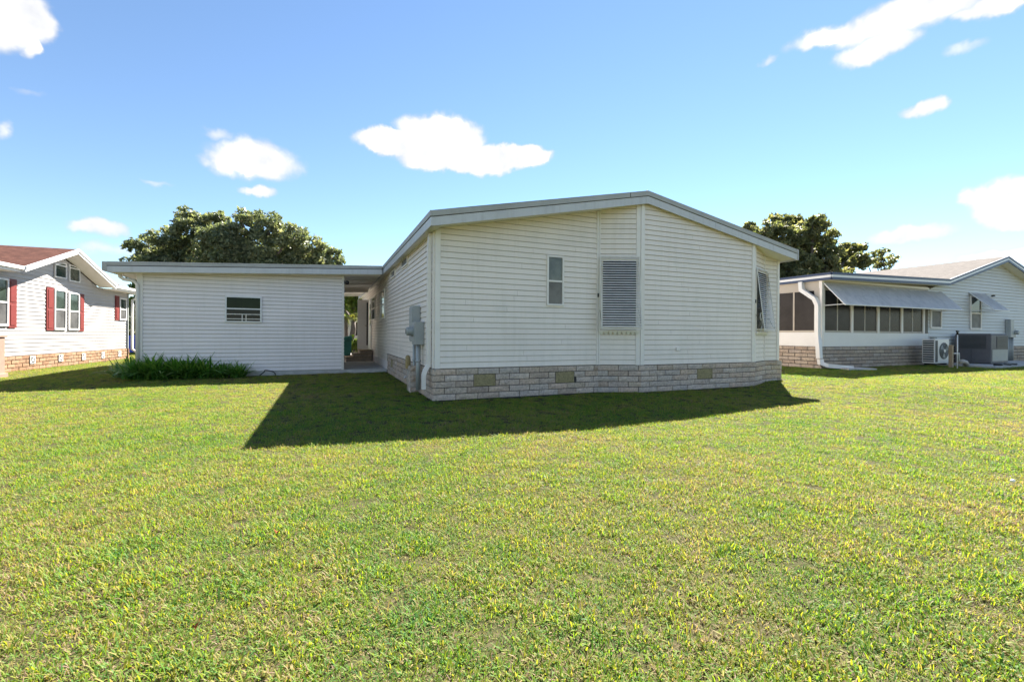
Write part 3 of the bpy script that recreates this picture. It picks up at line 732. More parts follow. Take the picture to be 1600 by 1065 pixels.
b = MB(); b.hexa([(-.28, -.25, 0), (.28, -.25, 0), (.28, .25, 0), (-.28, .25, 0), (-.33, -.3, .75), (.33, -.3, .75), (.33, .3, .75), (-.33, .3, .75)]); b.build('body', 'bin_teal', tb, bevel=.02)
b = MB(); b.hexa([(-.36, -.34, .752), (.36, -.34, .752), (.36, .33, .752), (-.36, .33, .752), (-.33, -.3, .82), (.33, -.3, .96), (.33, .3, .96), (-.33, .3, .82)]); b.build('lid', 'bin_teal', tb, bevel=.02)

# ------------------------------------------------------------------ left neighbour
lh = thing('red_shutter_house', 'white sided house with red shutters, red shingle roof and tan brick skirt', 'house', NL.o, NL.a)
lf = Seg(NL, (-7, 0), (7.25, 0)); LSK = .44; LE = 2.92
gx = [lf.px(42, 413, .55)[0], 0, lf.px(181, 449, .55)[0]]
GP = lf.px(124, 390, .55)[1] - .05
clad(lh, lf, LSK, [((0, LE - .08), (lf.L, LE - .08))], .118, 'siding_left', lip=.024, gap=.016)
# the cross gable's triangle
mbw = MB(); gsl = (GP - LE) / ((gx[2] - gx[0]) / 2); gm = (gx[0] + gx[2]) / 2
def gz(a): return GP - .10 - abs(a - gm) * gsl
tri = [(gx[0], LE - .079), (gx[2], LE - .079), (gm, GP - .1)]
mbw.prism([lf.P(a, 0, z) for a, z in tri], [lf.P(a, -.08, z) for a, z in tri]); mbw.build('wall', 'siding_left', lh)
z = LE - .079
while z < GP - .12:
    p = [(gx[0], z + .007), (gx[2], z + .007), (gx[2], z + .118), (gx[0], z + .118)]
    p = clip(clip(p, (gx[0], gz(gx[0])), (gm, GP - .1)), (gm, GP - .1), (gx[2], gz(gx[2])))
    if len(p) > 2:
        b = MB(); b.prism([lf.P(a, .018 - .015 * (zz - z) / .118, zz) for a, zz in p], [lf.P(a, .0005, zz) for a, zz in p]); b.build('siding_board', 'siding_left', lh)
    z += .118
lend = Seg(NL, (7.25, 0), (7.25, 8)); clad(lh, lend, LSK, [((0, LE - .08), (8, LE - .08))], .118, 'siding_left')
b = MB(); lf.box(b, lf.L - .1, lf.L + .01, .001, .03, LSK, LE - .09); b.build('corner_board', 'box_grey', lh)
lsk = brickwork(lh, Seg(NL, (-2.2, -.04), (7.28, -.04)), LSK - .44, LSK, 4, .30, 'brick_left', 'mortar_tan', rough=.008, joint=.02)
lks = Seg(NL, (-2.2, -.04), (7.28, -.04))
for (x, y) in ((51, 562), (95, 559), (131, 557), (161, 554.5), (187, 552.5)):
    a, z = lks.px(x, y, .02); m2 = MB(); s = .11
    lks.box(m2, a - s, a + s, .002, .03, z - s, z - s + .02); lks.box(m2, a - s, a + s, .002, .03, z + s - .02, z + s)
    lks.box(m2, a - s, a - s + .02, .002, .03, z - s + .02, z + s - .02); lks.box(m2, a + s - .02, a + s, .002, .03, z - s + .02, z + s - .02)
    for sg_ in (1, -1):
        m2.tube([lks.P(a - s + .02, .016, z - sg_ * (s - .02)), lks.P(a + s - .02, .016, z + sg_ * (s - .02))], .014, 4)
    m2.tube([lks.P(a, .004, z), lks.P(a, .03, z)], .04, 8)
    v = m2.build('vent_block', 'white_gloss', lsk)
    m3 = MB(); lks.box(m3, a - s + .021, a + s - .021, .008, .0095, z - s + .021, z + s - .021); m3.build('vent_hole', 'gap', v)
OV = .42
b = MB()                                 # main roof slope facing the lawn, plus far slope
gw = (gx[2] - gx[0]) / 2 + .05; rise = gsl * gw
for (p, q, o_) in ((-.3, gm - gw, OV), (gm - gw, gm + gw, -.12), (gm + gw, lf.L + .4, OV)):
    zo = LE + 1.3 * (OV - o_) / (OV + 4)
    b.hexa([lf.P(p, o_, zo - .02), lf.P(q, o_, zo - .02), lf.P(q, -4, LE + 1.28), lf.P(p, -4, LE + 1.28),
            lf.P(p, o_, zo + .02), lf.P(q, o_, zo + .02), lf.P(q, -4, LE + 1.32), lf.P(p, -4, LE + 1.32)])
b.hexa([lf.P(-.3, -8.4, LE - .02), lf.P(lf.L + .4, -8.4, LE - .02), lf.P(lf.L + .4, -4.001, LE + 1.28), lf.P(-.3, -4.001, LE + 1.28),
        lf.P(-.3, -8.4, LE + .02), lf.P(lf.L + .4, -8.4, LE + .02), lf.P(lf.L + .4, -4.001, LE + 1.32), lf.P(-.3, -4.001, LE + 1.32)])
lroof = b.build('roof', 'shingle_red', lh)
b = MB()
for sg_ in (-1, 1):
    b.hexa([lf.P(gm + sg_ * gw, OV + .1, GP - rise), lf.P(gm, OV + .1, GP), lf.P(gm, -3.9, GP), lf.P(gm + sg_ * gw, -3.9, GP - rise),
            lf.P(gm + sg_ * gw, OV + .1, GP - rise + .05), lf.P(gm, OV + .1, GP + .05), lf.P(gm, -3.9, GP + .05), lf.P(gm + sg_ * gw, -3.9, GP - rise + .05)])
b.build('gable_roof', 'shingle_red', lroof)
def rake(a0, z0, a1, z1, o0, o1, h0, h1, m='white_gloss'):
    b = MB(); b.hexa([lf.P(a0, o1, z0 + h0), lf.P(a1, o1, z1 + h0), lf.P(a1, o0, z1 + h0), lf.P(a0, o0, z0 + h0), lf.P(a0, o1, z0 + h1), lf.P(a1, o1, z1 + h1), lf.P(a1, o0, z1 + h1), lf.P(a0, o0, z0 + h1)]); return b
for sg_ in (-1, 1):
    rake(gm + sg_ * gw, GP - rise, gm, GP, OV + .101, OV + .13, -.10, .055).build('fascia', 'white_gloss', lroof)
    rake(gm + sg_ * gw, GP - rise, gm, GP, OV + .131, OV + .16, -.02, .06).build('fascia_trim', 'white_gloss', lroof)
    rake(gm + sg_ * gw, GP - rise, gm, GP, .02, OV + .1, -.06, -.045).build('soffit', 'trim', lroof)
for (p, q) in ((-.3, gm - gw), (gm + gw, lf.L + .4)):
    rake(p, LE, q, LE, OV + .001, OV + .03, -.13, .02).build('fascia', 'white_gloss', lroof); rake(p, LE, q, LE, OV + .031, OV + .12, -.06, .03).build('gutter', 'white_gloss', lroof)
    rake(p, LE, q, LE, .02, OV, -.13, -.115).build('soffit', 'trim', lroof)
def lwin(x0, x1, y0, y1, rail=.5, style='hung'):
    a0, _ = lf.px(x0, 500, .03); a1, _ = lf.px(x1, 500, .03); xm = (x0 + x1) / 2
    _, zt = lf.px(xm, y0, .03); _, zb = lf.px(xm, y1, .03)
    return window(lh, lf, a0, a1, zb, zt, style=style, fw=.05 if style == 'hung' else .03, fm='white_gloss', g_up='glass_green', g_lo='glass_green' if style == 'fixed' else 'glass_shade', rail=rail, out=.016)
lwin(84, 102.5, 452, 515); lwin(106.5, 123, 457, 515.5); lwin(-8, 12, 434, 509); lwin(186.5, 197, 466, 500)
for (x0, x1, y0, y1) in ((84.5, 102.5, 414, 434), (107, 123.5, 419, 440)):
    w = lwin(x0, x1, y0, y1, style='fixed')
    a0, _ = lf.px(x0, 500, .03); a1, _ = lf.px(x1, 500, .03); _, zt = lf.px((x0 + x1) / 2, y0, .03)
    m2 = MB(); up = x0 < 100
    prof = [(a0, zt + .001), (a1, zt + .001)] + [(a1 - (a1 - a0) * t, zt + .10 * (math.sin((1 - t if up else t) * 1.57))) for t in (0, .25, .5, .75, 1)]
    m2.prism([lf.P(a, .05, z) for a, z in prof], [lf.P(a, .017, z) for a, z in prof]); ah = m2.build('arch_head', 'white_gloss', w)
    cx_ = (a0 + a1) / 2; inn = [(cx_ + (a - cx_) * .82, zt - .02 + (z - zt) * .75 + .012) for a, z in prof]
    m2 = MB(); m2.prism([lf.P(a, .054, z) for a, z in inn], [lf.P(a, .0505, z) for a, z in inn]); m2.build('pane', 'glass_green', ah)
def shutter(x0, x1, y0, y1):
    a0, _ = lf.px(x0, 500, .03); a1, _ = lf.px(x1, 500, .03); xm = (x0 + x1) / 2; _, zt = lf.px(xm, y0, .03); _, zb = lf.px(xm, y1, .03)
    m2 = MB(); lf.box(m2, a0, a1, .019, .04, zb, zt); s_ = m2.build('shutter', 'shutter_red', lh); zm = (zt + zb) / 2
    for (g0, g1) in ((zb + .07, zm - .04), (zm + .04, zt - .07)):
        m2 = MB(); lf.box(m2, a0 + .06, a1 - .06, .0401, .052, g0, g1); m2.build('panel', 'shutter_red', s_, bevel=.01)
shutter(72.5, 83.5, 449, 516); shutter(123.5, 131, 459, 517); shutter(13, 25.5, 436, 512); shutter(180, 186, 462, 500)
d3 = thing('downspout', 'white downspout at the far corner of the red shuttered house', 'downspout', NL.wor((7.2, -.1, 0)), NL.a)
b = MB(); b.profile([(.05, -.38, LE - .15), (.05, -.3, LE - .25), (.05, -.06, LE - .4), (.05, -.06, .4), (.15, -.2, .25), (.3, -.42, .08)], .09, .07, (1, 0, 0)); b.build('pipe', 'white_gloss', d3)
q = at_depth(207.5, 537, 24.0); bb = thing('recycling_bin', 'blue recycling bin beyond the corner of the red shuttered house', 'bin', (q.x, q.y, 0))
b = MB(); b.hexa([(-.25, -.25, .05), (.25, -.25, .05), (.25, .25, .05), (-.25, .25, .05), (-.3, -.3, .85), (.3, -.3, .85), (.3, .3, .85), (-.3, .3, .85)]); b.build('body', 'bin_blue', bb, bevel=.02)
b = MB(); b.hexa([(-.32, -.33, .852), (.32, -.33, .852), (.32, .33, .852), (-.32, .33, .852), (-.28, -.3, .9), (.28, -.3, .9), (.28, .3, .98), (-.28, .3, .98)]); b.build('lid', 'bin_blue', bb, bevel=.02)
for sx in (-.24, .24):
    b = MB(); b.tube([(sx - .03, .27, .1), (sx + .03, .27, .1)], .1, 14); b.build('wheel', 'black', bb)
q = on_ground(-13, 590); po = thing('gate_pillar', 'tan rendered pillar standing beside the red shuttered house', 'pillar', (q.x, q.y, 0), NL.a)
b = MB(); b.box(-.16, .16, -.16, .16, 0, 1.0); b.build('shaft', 'tan', po, bevel=.015)
b = MB(); b.box(-.19, .19, -.19, .19, 1.001, 1.06); b.build('cap', 'tan', po, bevel=.01); b = MB(); b.box(-.2, .2, -.2, .2, -.05, .1); b.build('base', 'tan', po, bevel=.01)

# ------------------------------------------------------------------ right neighbour
rh = thing('sunroom_house', 'white sided house with navy trimmed roof, glazed sunroom and brick base', 'house', NR.o, ANG)
SL = Seg(NR, (0, 9), (0, 0)); SF_ = Seg(NR, (0, 0), (5.75, 0)); RF = Seg(NR, (5.75, 0), (16, 0))
z_br = SF_.px(1300, 532)[1] - .18; z_wb = SF_.px(1320, 509.5)[1] - .18; z_wt = SF_.px(1290, 441)[1] - .18
z_ft = SF_.px(1284, 418)[1] - .18
def rz(x):
    return z_ft + .14 * x / 6.35 if x < 6.35 else z_ft + .14 + .264 * (x - 6.35) if x < 10.56 else z_ft + .14 + .264 * (4.21 - (x - 10.56))
brickwork(rh, SF_, 0, z_br, 6, .40, 'brick_right', 'mortar', rough=.008, joint=.02)
brickwork(rh, SL, 0, z_br, 6, .40, 'brick_right', 'mortar', rough=.008, joint=.02)
for (sg, l) in ((SF_, SF_.L), (SL, SL.L)):
    b = MB(); sg.box(b, 0, l, -.1, .012, z_br + .003, z_wb - .02); b.build('knee_wall', 'white_gloss', rh)
    b = MB(); sg.box(b, .02, l - .02, -.1, .005, z_wt, z_ft - .12); b.build('header', 'frame_tan', rh)
def panes(sg, edges, z0, z1, mulls):
    for (a0, a1), ml in zip(edges, mulls): window(rh, sg, a0, a1, z0, z1, style='fixed', fw=.06, proud=.03, out=-.03, fm='frame_tan', g_lo='glass_sun', mull=ml)
fx = [SF_.px(x, 500)[0] for x in (1289, 1331, 1372, 1409, 1443)]; fx[0] = .09
panes(SF_, [(fx[i] + .02, fx[i + 1] - .02) for i in range(4)], z_wb - .018, z_wt, (1, 1, 1, 1))
for a in fx:
    b = MB(); SF_.box(b, a - .05, a + .05, -.08, .02, z_wb - .018, z_wt); b.build('post', 'trim', rh)
lx = [SL.px(x, 500)[0] for x in (1213, 1229, 1254, 1276)]
ls = [SL.L - k * 1.55 - .1 for k in range(6)]
panes(SL, [(a - 1.45, a - .05) for a in ls[:5]], z_wb - .018, z_wt, (1,) * 5)
for a in ls:
    b = MB(); SL.box(b, a - .06, a + .06, -.08, .02, z_wb - .018, z_wt); b.build('post', 'frame_tan', rh)
b = MB(); SF_.box(b, -.02, .09, -.06, .03, z_br, z_ft - .1); b.build('corner_post', 'trim', rh)
def rtops(seg): return [((6.35 - seg.p0.x, rz(6.35) - .2), (10.56 - seg.p0.x, rz(10.56) - .2)), ((10.56 - seg.p0.x, rz(10.56) - .2), (16 - seg.p0.x, rz(16) - .2))]
RSK = .62
clad(rh, RF, RSK, rtops(RF), .118, 'siding_right', lip=.022, gap=.015)
brickwork(rh, RF, 0, RSK, 5, .40, 'brick_right', 'mortar', rough=.008, joint=.02)
b = MB(); SF_.box(b, 0, SF_.L, .0, .04, z_ft - .22, z_ft - .16); b.build('header_trim', 'trim', rh)
def rpart(name, m, xs, d0, d1, y0, y1, p):
    b = MB()
    for a, c in zip(xs[:-1], xs[1:]):
        b.hexa([(a, y0, rz(a) + d0), (c, y0, rz(c) + d0), (c, y1, rz(c) + d0), (a, y1, rz(a) + d0), (a, y0, rz(a) + d1), (c, y0, rz(c) + d1), (c, y1, rz(c) + d1), (a, y1, rz(a) + d1)])
    return b.build(name, m, p)
XR = (-.06, 6.35, 10.56, 14.8)
rr = rpart('roof', 'shingle_grey', XR, -.04, .004, -.32, 12, rh)
rpart('fascia_top', 'navy', XR, -.07, .002, -.36, -.321, rr); rpart('fascia_band', 'white_gloss', XR, -.14, -.0705, -.35, -.321, rr); rpart('fascia_bottom', 'navy', XR, -.215, -.1405, -.355, -.321, rr)
rpart('soffit', 'soffit', XR, -.20, -.185, -.32, .3, rr)
b = MB(); zt = rz(-.06)
for (n_, m_, d0, d1, o) in (('fascia_top', 'navy', -.07, .002, .04), ('fascia_band', 'white_gloss', -.14, -.0705, .03), ('fascia_bottom', 'navy', -.215, -.1405, .035)):
    b = MB(); b.box(-.061 - o, -.061, -.32, 12, zt + d0, zt + d1); b.build(n_, m_, rr)
b = MB(); b.box(5.8, 14.6, 11, 11.1, 0, 2.9); b.build('wall', 'siding_right', rh)
b = MB(); b.box(.05, 14.6, 3.2, 3.3, 0, 2.9); b.build('inner_wall', 'interior', rh)
def rwin(x0, x1, y0, y1, **k):
    a0, _ = RF.px(x0, 490); a1, _ = RF.px(x1, 490); _, zt = RF.px((x0 + x1) / 2, y0); _, zb = RF.px((x0 + x1) / 2, y1)
    return window(rh, RF, a0, a1, zb - .18, zt - .18, fw=.05, out=.016, fm='trim', **k), a0, a1, zb - .18, zt - .18
rwin(1452, 1469, 466, 505, g_up='glass_dark', g_lo='glass_screen', rail=.72)
w2, wa0, wa1, wz0, wz1 = rwin(1514, 1531, 455, 507, g_up='glass_green', g_lo='glass_screen', rail=.48)
def awn(sg, a0, a1, z_top, z_bot, out, name, arms=True, panels=6):
    b = MB(); p0 = lambda a, t, l=0: sg.P(a, .03 + (out - .03) * t, z_top + (z_bot - z_top) * t + l)
    fr = MB()
    for a in (a0, a1): fr.tube([p0(a, 0), p0(a, 1)], .018, 6)
    fr.tube([p0(a0, 1), p0(a1, 1)], .022, 6); fr.tube([p0(a0, 0), p0(a1, 0)], .015, 6)
    f_ = fr.build(name, 'white_gloss', rh)
    for k in range(panels):
        c0 = a0 + (a1 - a0) * k / panels; c1 = a0 + (a1 - a0) * (k + 1) / panels; m2 = MB(); n = 8
        top = []; bot = []
        for i in range(n + 1):
            a = c0 + (c1 - c0) * i / n; l = .018 + (.012 if i in (0, n) else 0) + .004 * math.sin(i * 2.1)
            top.append(p0(a, 0, l)); bot.append(p0(a, 1.01, l))
        m2.add(top + bot + [(x, y, z - .003) for x, y, z in top + bot],
               [(i, i + 1, n + 2 + i, n + 1 + i) for i in range(n)] + [(2 * n + 2 + i, 3 * n + 3 + i, 3 * n + 4 + i, 2 * n + 3 + i) for i in range(n)] +
               [(n + 1 + i, n + 2 + i, 3 * n + 4 + i, 3 * n + 3 + i) for i in range(n)])
        m2.build('awning_panel', 'awning_sheet', f_)
    for a in (a0 + .02, a1 - .02):
        m2 = MB(); m2.tube([sg.P(a, .02, z_bot), p0(a, .98)], .012, 6); m2.build('stay_arm', 'white_gloss', f_)
# long sheet awning over the sunroom windows
zt_a = SF_.px(1292, 433, .05)[1] - .18; o_a = .62
sA0 = .06; sA1 = SF_.px(1472, 440, .05)[0]; zb_a = SF_.px(1330, 466, o_a)[1] - .18
awn(SF_, sA0, sA1, zt_a, zb_a, o_a, 'sheet_awning')
awn(RF, wa0 - .05, wa1 + .25, wz1 + .1, RF.px(1545, 476, .7)[1] - .18, .7, 'sheet_awning', panels=2)
b = MB(); a, z = RF.px(1549, 455); RF.box(b, a - .03, a + .03, .01, .1, z - .18 - .03, z - .18 + .03); b.build('wall_lamp', 'black', rh)
# downspout at the sunroom corner
d4 = thing('downspout', 'wide white downspout running from the sunroom corner out onto the lawn', 'downspout', NR.wor((-.02, .55, 0)), ANG)
zz = z_ft - .2
b = MB(); b.profile([(-.07, -.0, zz), (-.07, -.02, zz - .25), (-.07, -.42, zz - .55), (-.06, -.5, zz - .75), (-.06, -.5, z_br + .35), (-.10, -.56, z_br), (-.10, -.58, .32)], .14, .11, (1, 0, 0)); b.build('pipe', 'white_gloss', d4)
b = MB(); b.profile([(-.10, -.60, .30), (-.10, -.62, .17), (.02, -.72, .11), (.72, -1.0, .045)], .13, .11, (.35, .9, 0)); b.build('outlet', 'white_gloss', d4)
mb = MB(); mb.box(-.3, .55, -.3, .3, 0, .05); sp = mb.build('splash_block', 'concrete', None, bevel=.01); sp.location = NR.wor((.62, -.45, 0)); sp.rotation_euler = (0, 0, ANG - .35)
tag(sp, 'flat concrete splash block on the lawn at the wide downspout outlet', 'splash block')
# AC units on a pad
def gpos(px_, py_): p = NR.loc(on_ground(px_, py_, .18)); return p
pad = thing('equipment_pad', 'concrete pad carrying the two air conditioners beside the sunroom house', 'pad', NR.wor((9.0, -.9, 0)), ANG)
b = MB(); b.box(-3.1, 2.6, -.75, .75, -.05, .06); b.build('slab', 'concrete', pad, bevel=.01)
sA = RF.px(1474, 550, .75)[0] + 5.75
mini = thing('mini_split_unit', 'white mini-split condenser with round fan grille beside the sunroom brick wall', 'air conditioner', NR.wor((sA, -.55, .06)), ANG)
W, Dp, Hh = .86, .34, .80
b = MB(); b.box(-W / 2, W / 2, -Dp / 2, Dp / 2, .05, Hh + .05); body = b.build('casing', 'white_gloss', mini, bevel=.015)
b = MB(); b.tube([(.10, -Dp / 2 - .001, .46), (.10, -Dp / 2 - .012, .46)], .27, 28); ring = b.build('fan_opening', 'fins', body)
for k in range(5):
    b = MB(); r0 = .05 + .05 * k; pts = [(.10 + r0 * math.cos(t), -Dp / 2 - .02, .46 + r0 * math.sin(t)) for t in np.linspace(0, 2 * math.pi, 25)]; b.tube(pts, .004, 4, False); b.build('guard_ring', 'box_grey', ring)
for k in range(3):
    an = k * 2.09 + .4; b = MB(); b.prism([(.10 + .05 * math.cos(an - .4), -Dp / 2 - .013, .46 + .05 * math.sin(an - .4)), (.10 + .24 * math.cos(an - .3), -Dp / 2 - .013, .46 + .24 * math.sin(an - .3)), (.10 + .24 * math.cos(an + .4), -Dp / 2 - .013, .46 + .24 * math.sin(an + .4))],
        [(.10 + .05 * math.cos(an - .4), -Dp / 2 - .016, .46 + .05 * math.sin(an - .4)), (.10 + .24 * math.cos(an - .3), -Dp / 2 - .016, .46 + .24 * math.sin(an - .3)), (.10 + .24 * math.cos(an + .4), -Dp / 2 - .016, .46 + .24 * math.sin(an + .4))]); b.build('fan_blade', 'box_grey', ring)
b = MB(); b.tube([(.10, -Dp / 2 - .017, .46), (.10, -Dp / 2 - .03, .46)], .055, 14); b.build('hub', 'white_gloss', ring)
b = MB(); b.box(-W / 2 - .012, -W / 2 - .001, -Dp / 2 + .03, Dp / 2 - .03, .1, Hh); b.build('side_grille', 'fins', body)
for k in range(9):
    b = MB(); zz = .14 + k * .075; b.box(-W / 2 - .02, -W / 2 - .0125, -Dp / 2 + .02, Dp / 2 - .02, zz, zz + .02); b.build('grille_bar', 'white_gloss', body)
b = MB(); b.box(-W / 2 + .02, -W / 2 + .14, -Dp / 2 - .012, -Dp / 2 - .001, .1, Hh); b.build('front_grille', 'fins', body)
for s in (-.3, .3):
    b = MB(); b.box(s - .04, s + .04, -.15, .15, 0, .05); b.build('foot', 'black', mini)
W, Hh, Dp = 1.2, 1.0, .95; cxl = 5.75 + RF.px(1549, 550, 1.1)[0]
pk = thing('package_air_conditioner', 'large dark grey package air conditioner behind the mini-split', 'air conditioner', NR.wor((cxl + W / 2, -.62, .06)), ANG)
b = MB(); b.box(-W / 2, W / 2, -Dp / 2, Dp / 2, 0.02, Hh); body = b.build('casing', 'ac_dark', pk, bevel=.02)
b = MB(); b.box(-W / 2 - .006, -W / 2 - .001, -Dp / 2 + .12, Dp / 2 - .1, Hh * .52, Hh * .96); g_ = b.build('grille', 'fins', body)
for k in range(10):
    b = MB(); zz = Hh * (.535 + .042 * k); b.box(-W / 2 - .02, -W / 2 - .0065, -Dp / 2 + .13, Dp / 2 - .11, zz, zz + .012); b.build('grille_bar', 'ac_dark', g_)
b = MB(); b.box(-W * .2, W / 2 - .06, -Dp / 2 - .006, -Dp / 2 - .001, Hh * .54, Hh * .95); g_ = b.build('grille', 'fins', body)
for k in range(9):
    b = MB(); zz = Hh * (.555 + .042 * k); b.box(-W * .2 + .01, W / 2 - .07, -Dp / 2 - .02, -Dp / 2 - .0065, zz, zz + .012); b.build('grille_bar', 'ac_dark', g_)
b = MB(); b.box(-W * .44, W / 2 - .05, -Dp / 2 - .008, -Dp / 2 - .001, Hh * .1, Hh * .49); b.build('access_panel', 'ac_light', body)
b = MB(); b.box(-W / 2 + .02, W / 2 - .02, -Dp / 2 + .02, Dp / 2 - .02, Hh + .001, Hh + .04); b.build('top_cover', 'ac_dark', body, bevel=.015)
b = MB(); b.box(-W / 2 - .005, -W / 2 - .001, .02, .032, .04, Hh * .5); b.build('seam', 'fins', body)
# disconnect box, post, conduit
a, z = RF.px(1460, 524, .1)
db = thing('disconnect_box', 'small grey disconnect box on the wall above the mini-split', 'electrical box', NR.wor((5.75 + a, -.02, z - .18)), ANG)
b = MB(); b.box(-.09, .09, -.11, -.0, -.13, .13); b.build('body', 'box_grey', db, bevel=.01); b = MB(); b.box(-.08, .08, -.122, -.1105, -.11, .12); b.build('cover', 'box_grey', db)
a = RF.px(1486, 560, 1.0)[0]; pz = thing('wooden_stake', 'weathered wooden stake with a pipe between the two air conditioners', 'post', NR.wor((5.75 + a, -1.0, 0)), ANG)
b = MB(); b.box(-.045, .045, -.045, .045, .0, .72); b.build('stake', 'wood', pz); b = MB(); b.tube([(.06, -.03, .45), (.35, -.05, .45), (.38, -.05, .2)], .02, 8); b.build('pipe', 'white_gloss', pz, True)
a = RF.px(1496, 540, 1.36)[0]; vp = thing('vent_pipe', 'thin white pipe with black cap in front of the dark air conditioner', 'pipe', NR.wor((5.75 + a, -1.36, 0)), ANG)
b = MB(); b.tube([(0, 0, .0), (0, 0, 1.05)], .016, 8); b.build('pipe', 'white_gloss', vp, True); b = MB(); b.tube([(0, 0, 1.05), (0, 0, 1.12), (-.05, 0, 1.15), (.05, 0, 1.15)], .026, 8); b.build('cap', 'black', vp, True)
a, z = RF.px(1580, 505, .1)
m2 = thing('electric_meter', 'grey electric meter on the wall above the dark air conditioner', 'meter', NR.wor((5.75 + a, -.02, 0)), ANG)
z -= .18
b = MB(); b.box(-.26, .02, -.16, -.0, z - .38, z + .33); b.build('meter_box', 'box_grey', m2, bevel=.01)
b = MB(); b.box(.03, .24, -.14, -.0, z - .38, z - .02); mbx = b.build('socket_box', 'box_grey', m2, bevel=.01)
b = MB(); b.tube([(.13, -.141, z - .18), (.13, -.24, z - .18), (.13, -.26, z - .18)], [.085, .082, .05], 18); b.build('meter_dial', 'box_grey', mbx)
for dx in (-.2, -.08, .06, .17):
    b = MB(); b.tube([(dx, -.07, z - .38), (dx, -.07, .05)], .024, 8); b.build('conduit', 'box_grey', m2, True)
q = on_ground(1376, 572, .18); sp = thing('sprinkler_head', 'black sprinkler on a short white riser by the sunroom brick wall', 'sprinkler', (q.x, q.y, .16))
b = MB(); b.tube([(0, 0, 0), (0, 0, .12)], .018, 8); b.build('riser', 'white_gloss', sp, True)
b = MB(); b.tube([(0, 0, .12), (0, 0, .2)], .03, 8); b.tube([(-.14, 0, .24), (-.05, 0, .22), (.03, 0, .2), (.09, 0, .23)], [.012, .03, .03, .02], 8); b.build('head', 'black', sp, True)
pts = [(-.5, -.1, .03), (-.3, -.2, .03), (0, -.12, .05), (.25, -.22, .03), (.45, -.1, .04), (.7, -.2, .03), (1.0, -.1, .03)]
b = MB(); hs2 = b.tube(pts, .03, 8).build('line_set', 'black', None, True); hs2.location = NR.wor((sA + 1.6, -1.45, .07)); hs2.rotation_euler = (0, 0, ANG); tag(hs2, 'black insulated refrigerant line lying on the pad before the dark air conditioner', 'pipe')
b = MB(); tubepts = [(0, 0, .12), (.16, -.02, .13), (.28, -.03, .1), (.34, -.03, .02)]
h3 = b.tube(tubepts, .075, 10).build('foam_elbow', 'frame_tan', None, True); h3.location = NR.wor((sA + .52, -.95, .04)); h3.rotation_euler = (0, 0, ANG); tag(h3, 'fat tan insulated pipe elbow at the foot of the mini-split', 'pipe')

# ------------------------------------------------------------------ trees and plants
def leaf_cloud(centers, radii, per, size, flat=.75, seed=1, droop=0):
    """many small leaf sprays: each leaf is a bent quad; returns verts, faces, tint"""
    g = np.random.default_rng(seed); V = []; T = []
    for c, r, n in zip(centers, radii, per):
        p = g.normal(0, 1, (n, 3)); p /= np.linalg.norm(p, axis=1, keepdims=True)
        rad = r * (g.random(n) ** .45); p = p * rad[:, None] * np.array([1, 1, flat]) + np.array(c)
        a = g.normal(0, 1, (n, 3)); a /= np.linalg.norm(a, axis=1, keepdims=True)
        up = g.normal(0, 1, (n, 3)) + np.array([0, 0, .6]); b = np.cross(a, up); b /= np.linalg.norm(b, axis=1, keepdims=True) + 1e-9
        s = size * g.uniform(.55, 1.3, n)[:, None]
        cup = np.cross(a, b) * s * .25
        V.append(np.stack([p - a * s, p + b * s * .42 + cup, p + a * s, p - b * s * .42 + cup], 1).reshape(-1, 3))
        t0 = g.random() * .35; T.append(np.repeat(np.clip(t0 + g.random(n) * .65, 0, 1), 4))
    V = np.concatenate(V); T = np.concatenate(T); F = np.arange(len(V)).reshape(-1, 4); return V, F, T
def leaf_mesh(name, V, F, T):
    me = bpy.data.meshes.new(name); me.vertices.add(len(V)); me.vertices.foreach_set('co', V.astype(np.float32).ravel())
    k = F.shape[1]; me.loops.add(F.size); me.loops.foreach_set('vertex_index', F.astype(np.int32).ravel())
    me.polygons.add(len(F)); me.polygons.foreach_set('loop_start', np.arange(0, F.size, k, dtype=np.int32))
    me.update(calc_edges=True); me.validate()
    at = me.attributes.new('tint', 'FLOAT', 'POINT'); at.data.foreach_set('value', T.astype(np.float32)); return me
def tree(name, label, loc, blobs, trunk_h, trunk_r, leafm, size=.16, dens=1.0, seed=1, group=None, sub=16):
    """blobs: (x, y, z, r) foliage masses relative to the base"""
    g = np.random.default_rng(seed); t = thing(name, label, 'tree', loc, 0, group)
    mb = MB(); fork = Vector((0, 0, trunk_h)); wig = [Vector((g.normal(0, .06), g.normal(0, .06), 0)) for _ in range(5)]
    mb.tube([Vector((0, 0, -.2)), Vector((0, 0, .15)) , fork * .35 + wig[0], fork * .7 + wig[1], fork], [trunk_r * 1.5, trunk_r * 1.15, trunk_r, trunk_r * .9, trunk_r * .8], 10)
    mb.build('trunk', 'bark', t, True)
    C = []; Rr = []; P = []
    lm = MB()
    for (x, y, z, r) in blobs:
        c = Vector((x, y, z)); mid = fork.lerp(c, .5) + Vector((g.normal(0, .2), g.normal(0, .2), r * .15))
        lm.tube([fork * .93, mid, c], [trunk_r * .5, trunk_r * .3, trunk_r * .1], 6)
        for k in range(int(sub * max(1.4, r * r * 1.1))):
            d = g.normal(0, 1, 3); d /= np.linalg.norm(d); q = np.array(c) + d * r * g.uniform(.35, 1.0) * np.array([1, 1, .85])
            rs = r * g.uniform(.2, .4); C.append(q); Rr.append(rs); P.append(int(dens * 330 * rs * rs / (size / .16) ** 2 + 8))
            if k % 4 == 0: lm.tube([c.lerp(Vector(q), .15), Vector(q)], [trunk_r * .09, trunk_r * .03], 4, False)
    lm.build('limbs', 'bark', t, True)
    V, F, T = leaf_cloud(C, Rr, P, size, seed=seed); me = leaf_mesh('crown', V, F, T); place('crown', me, leafm, t); return t
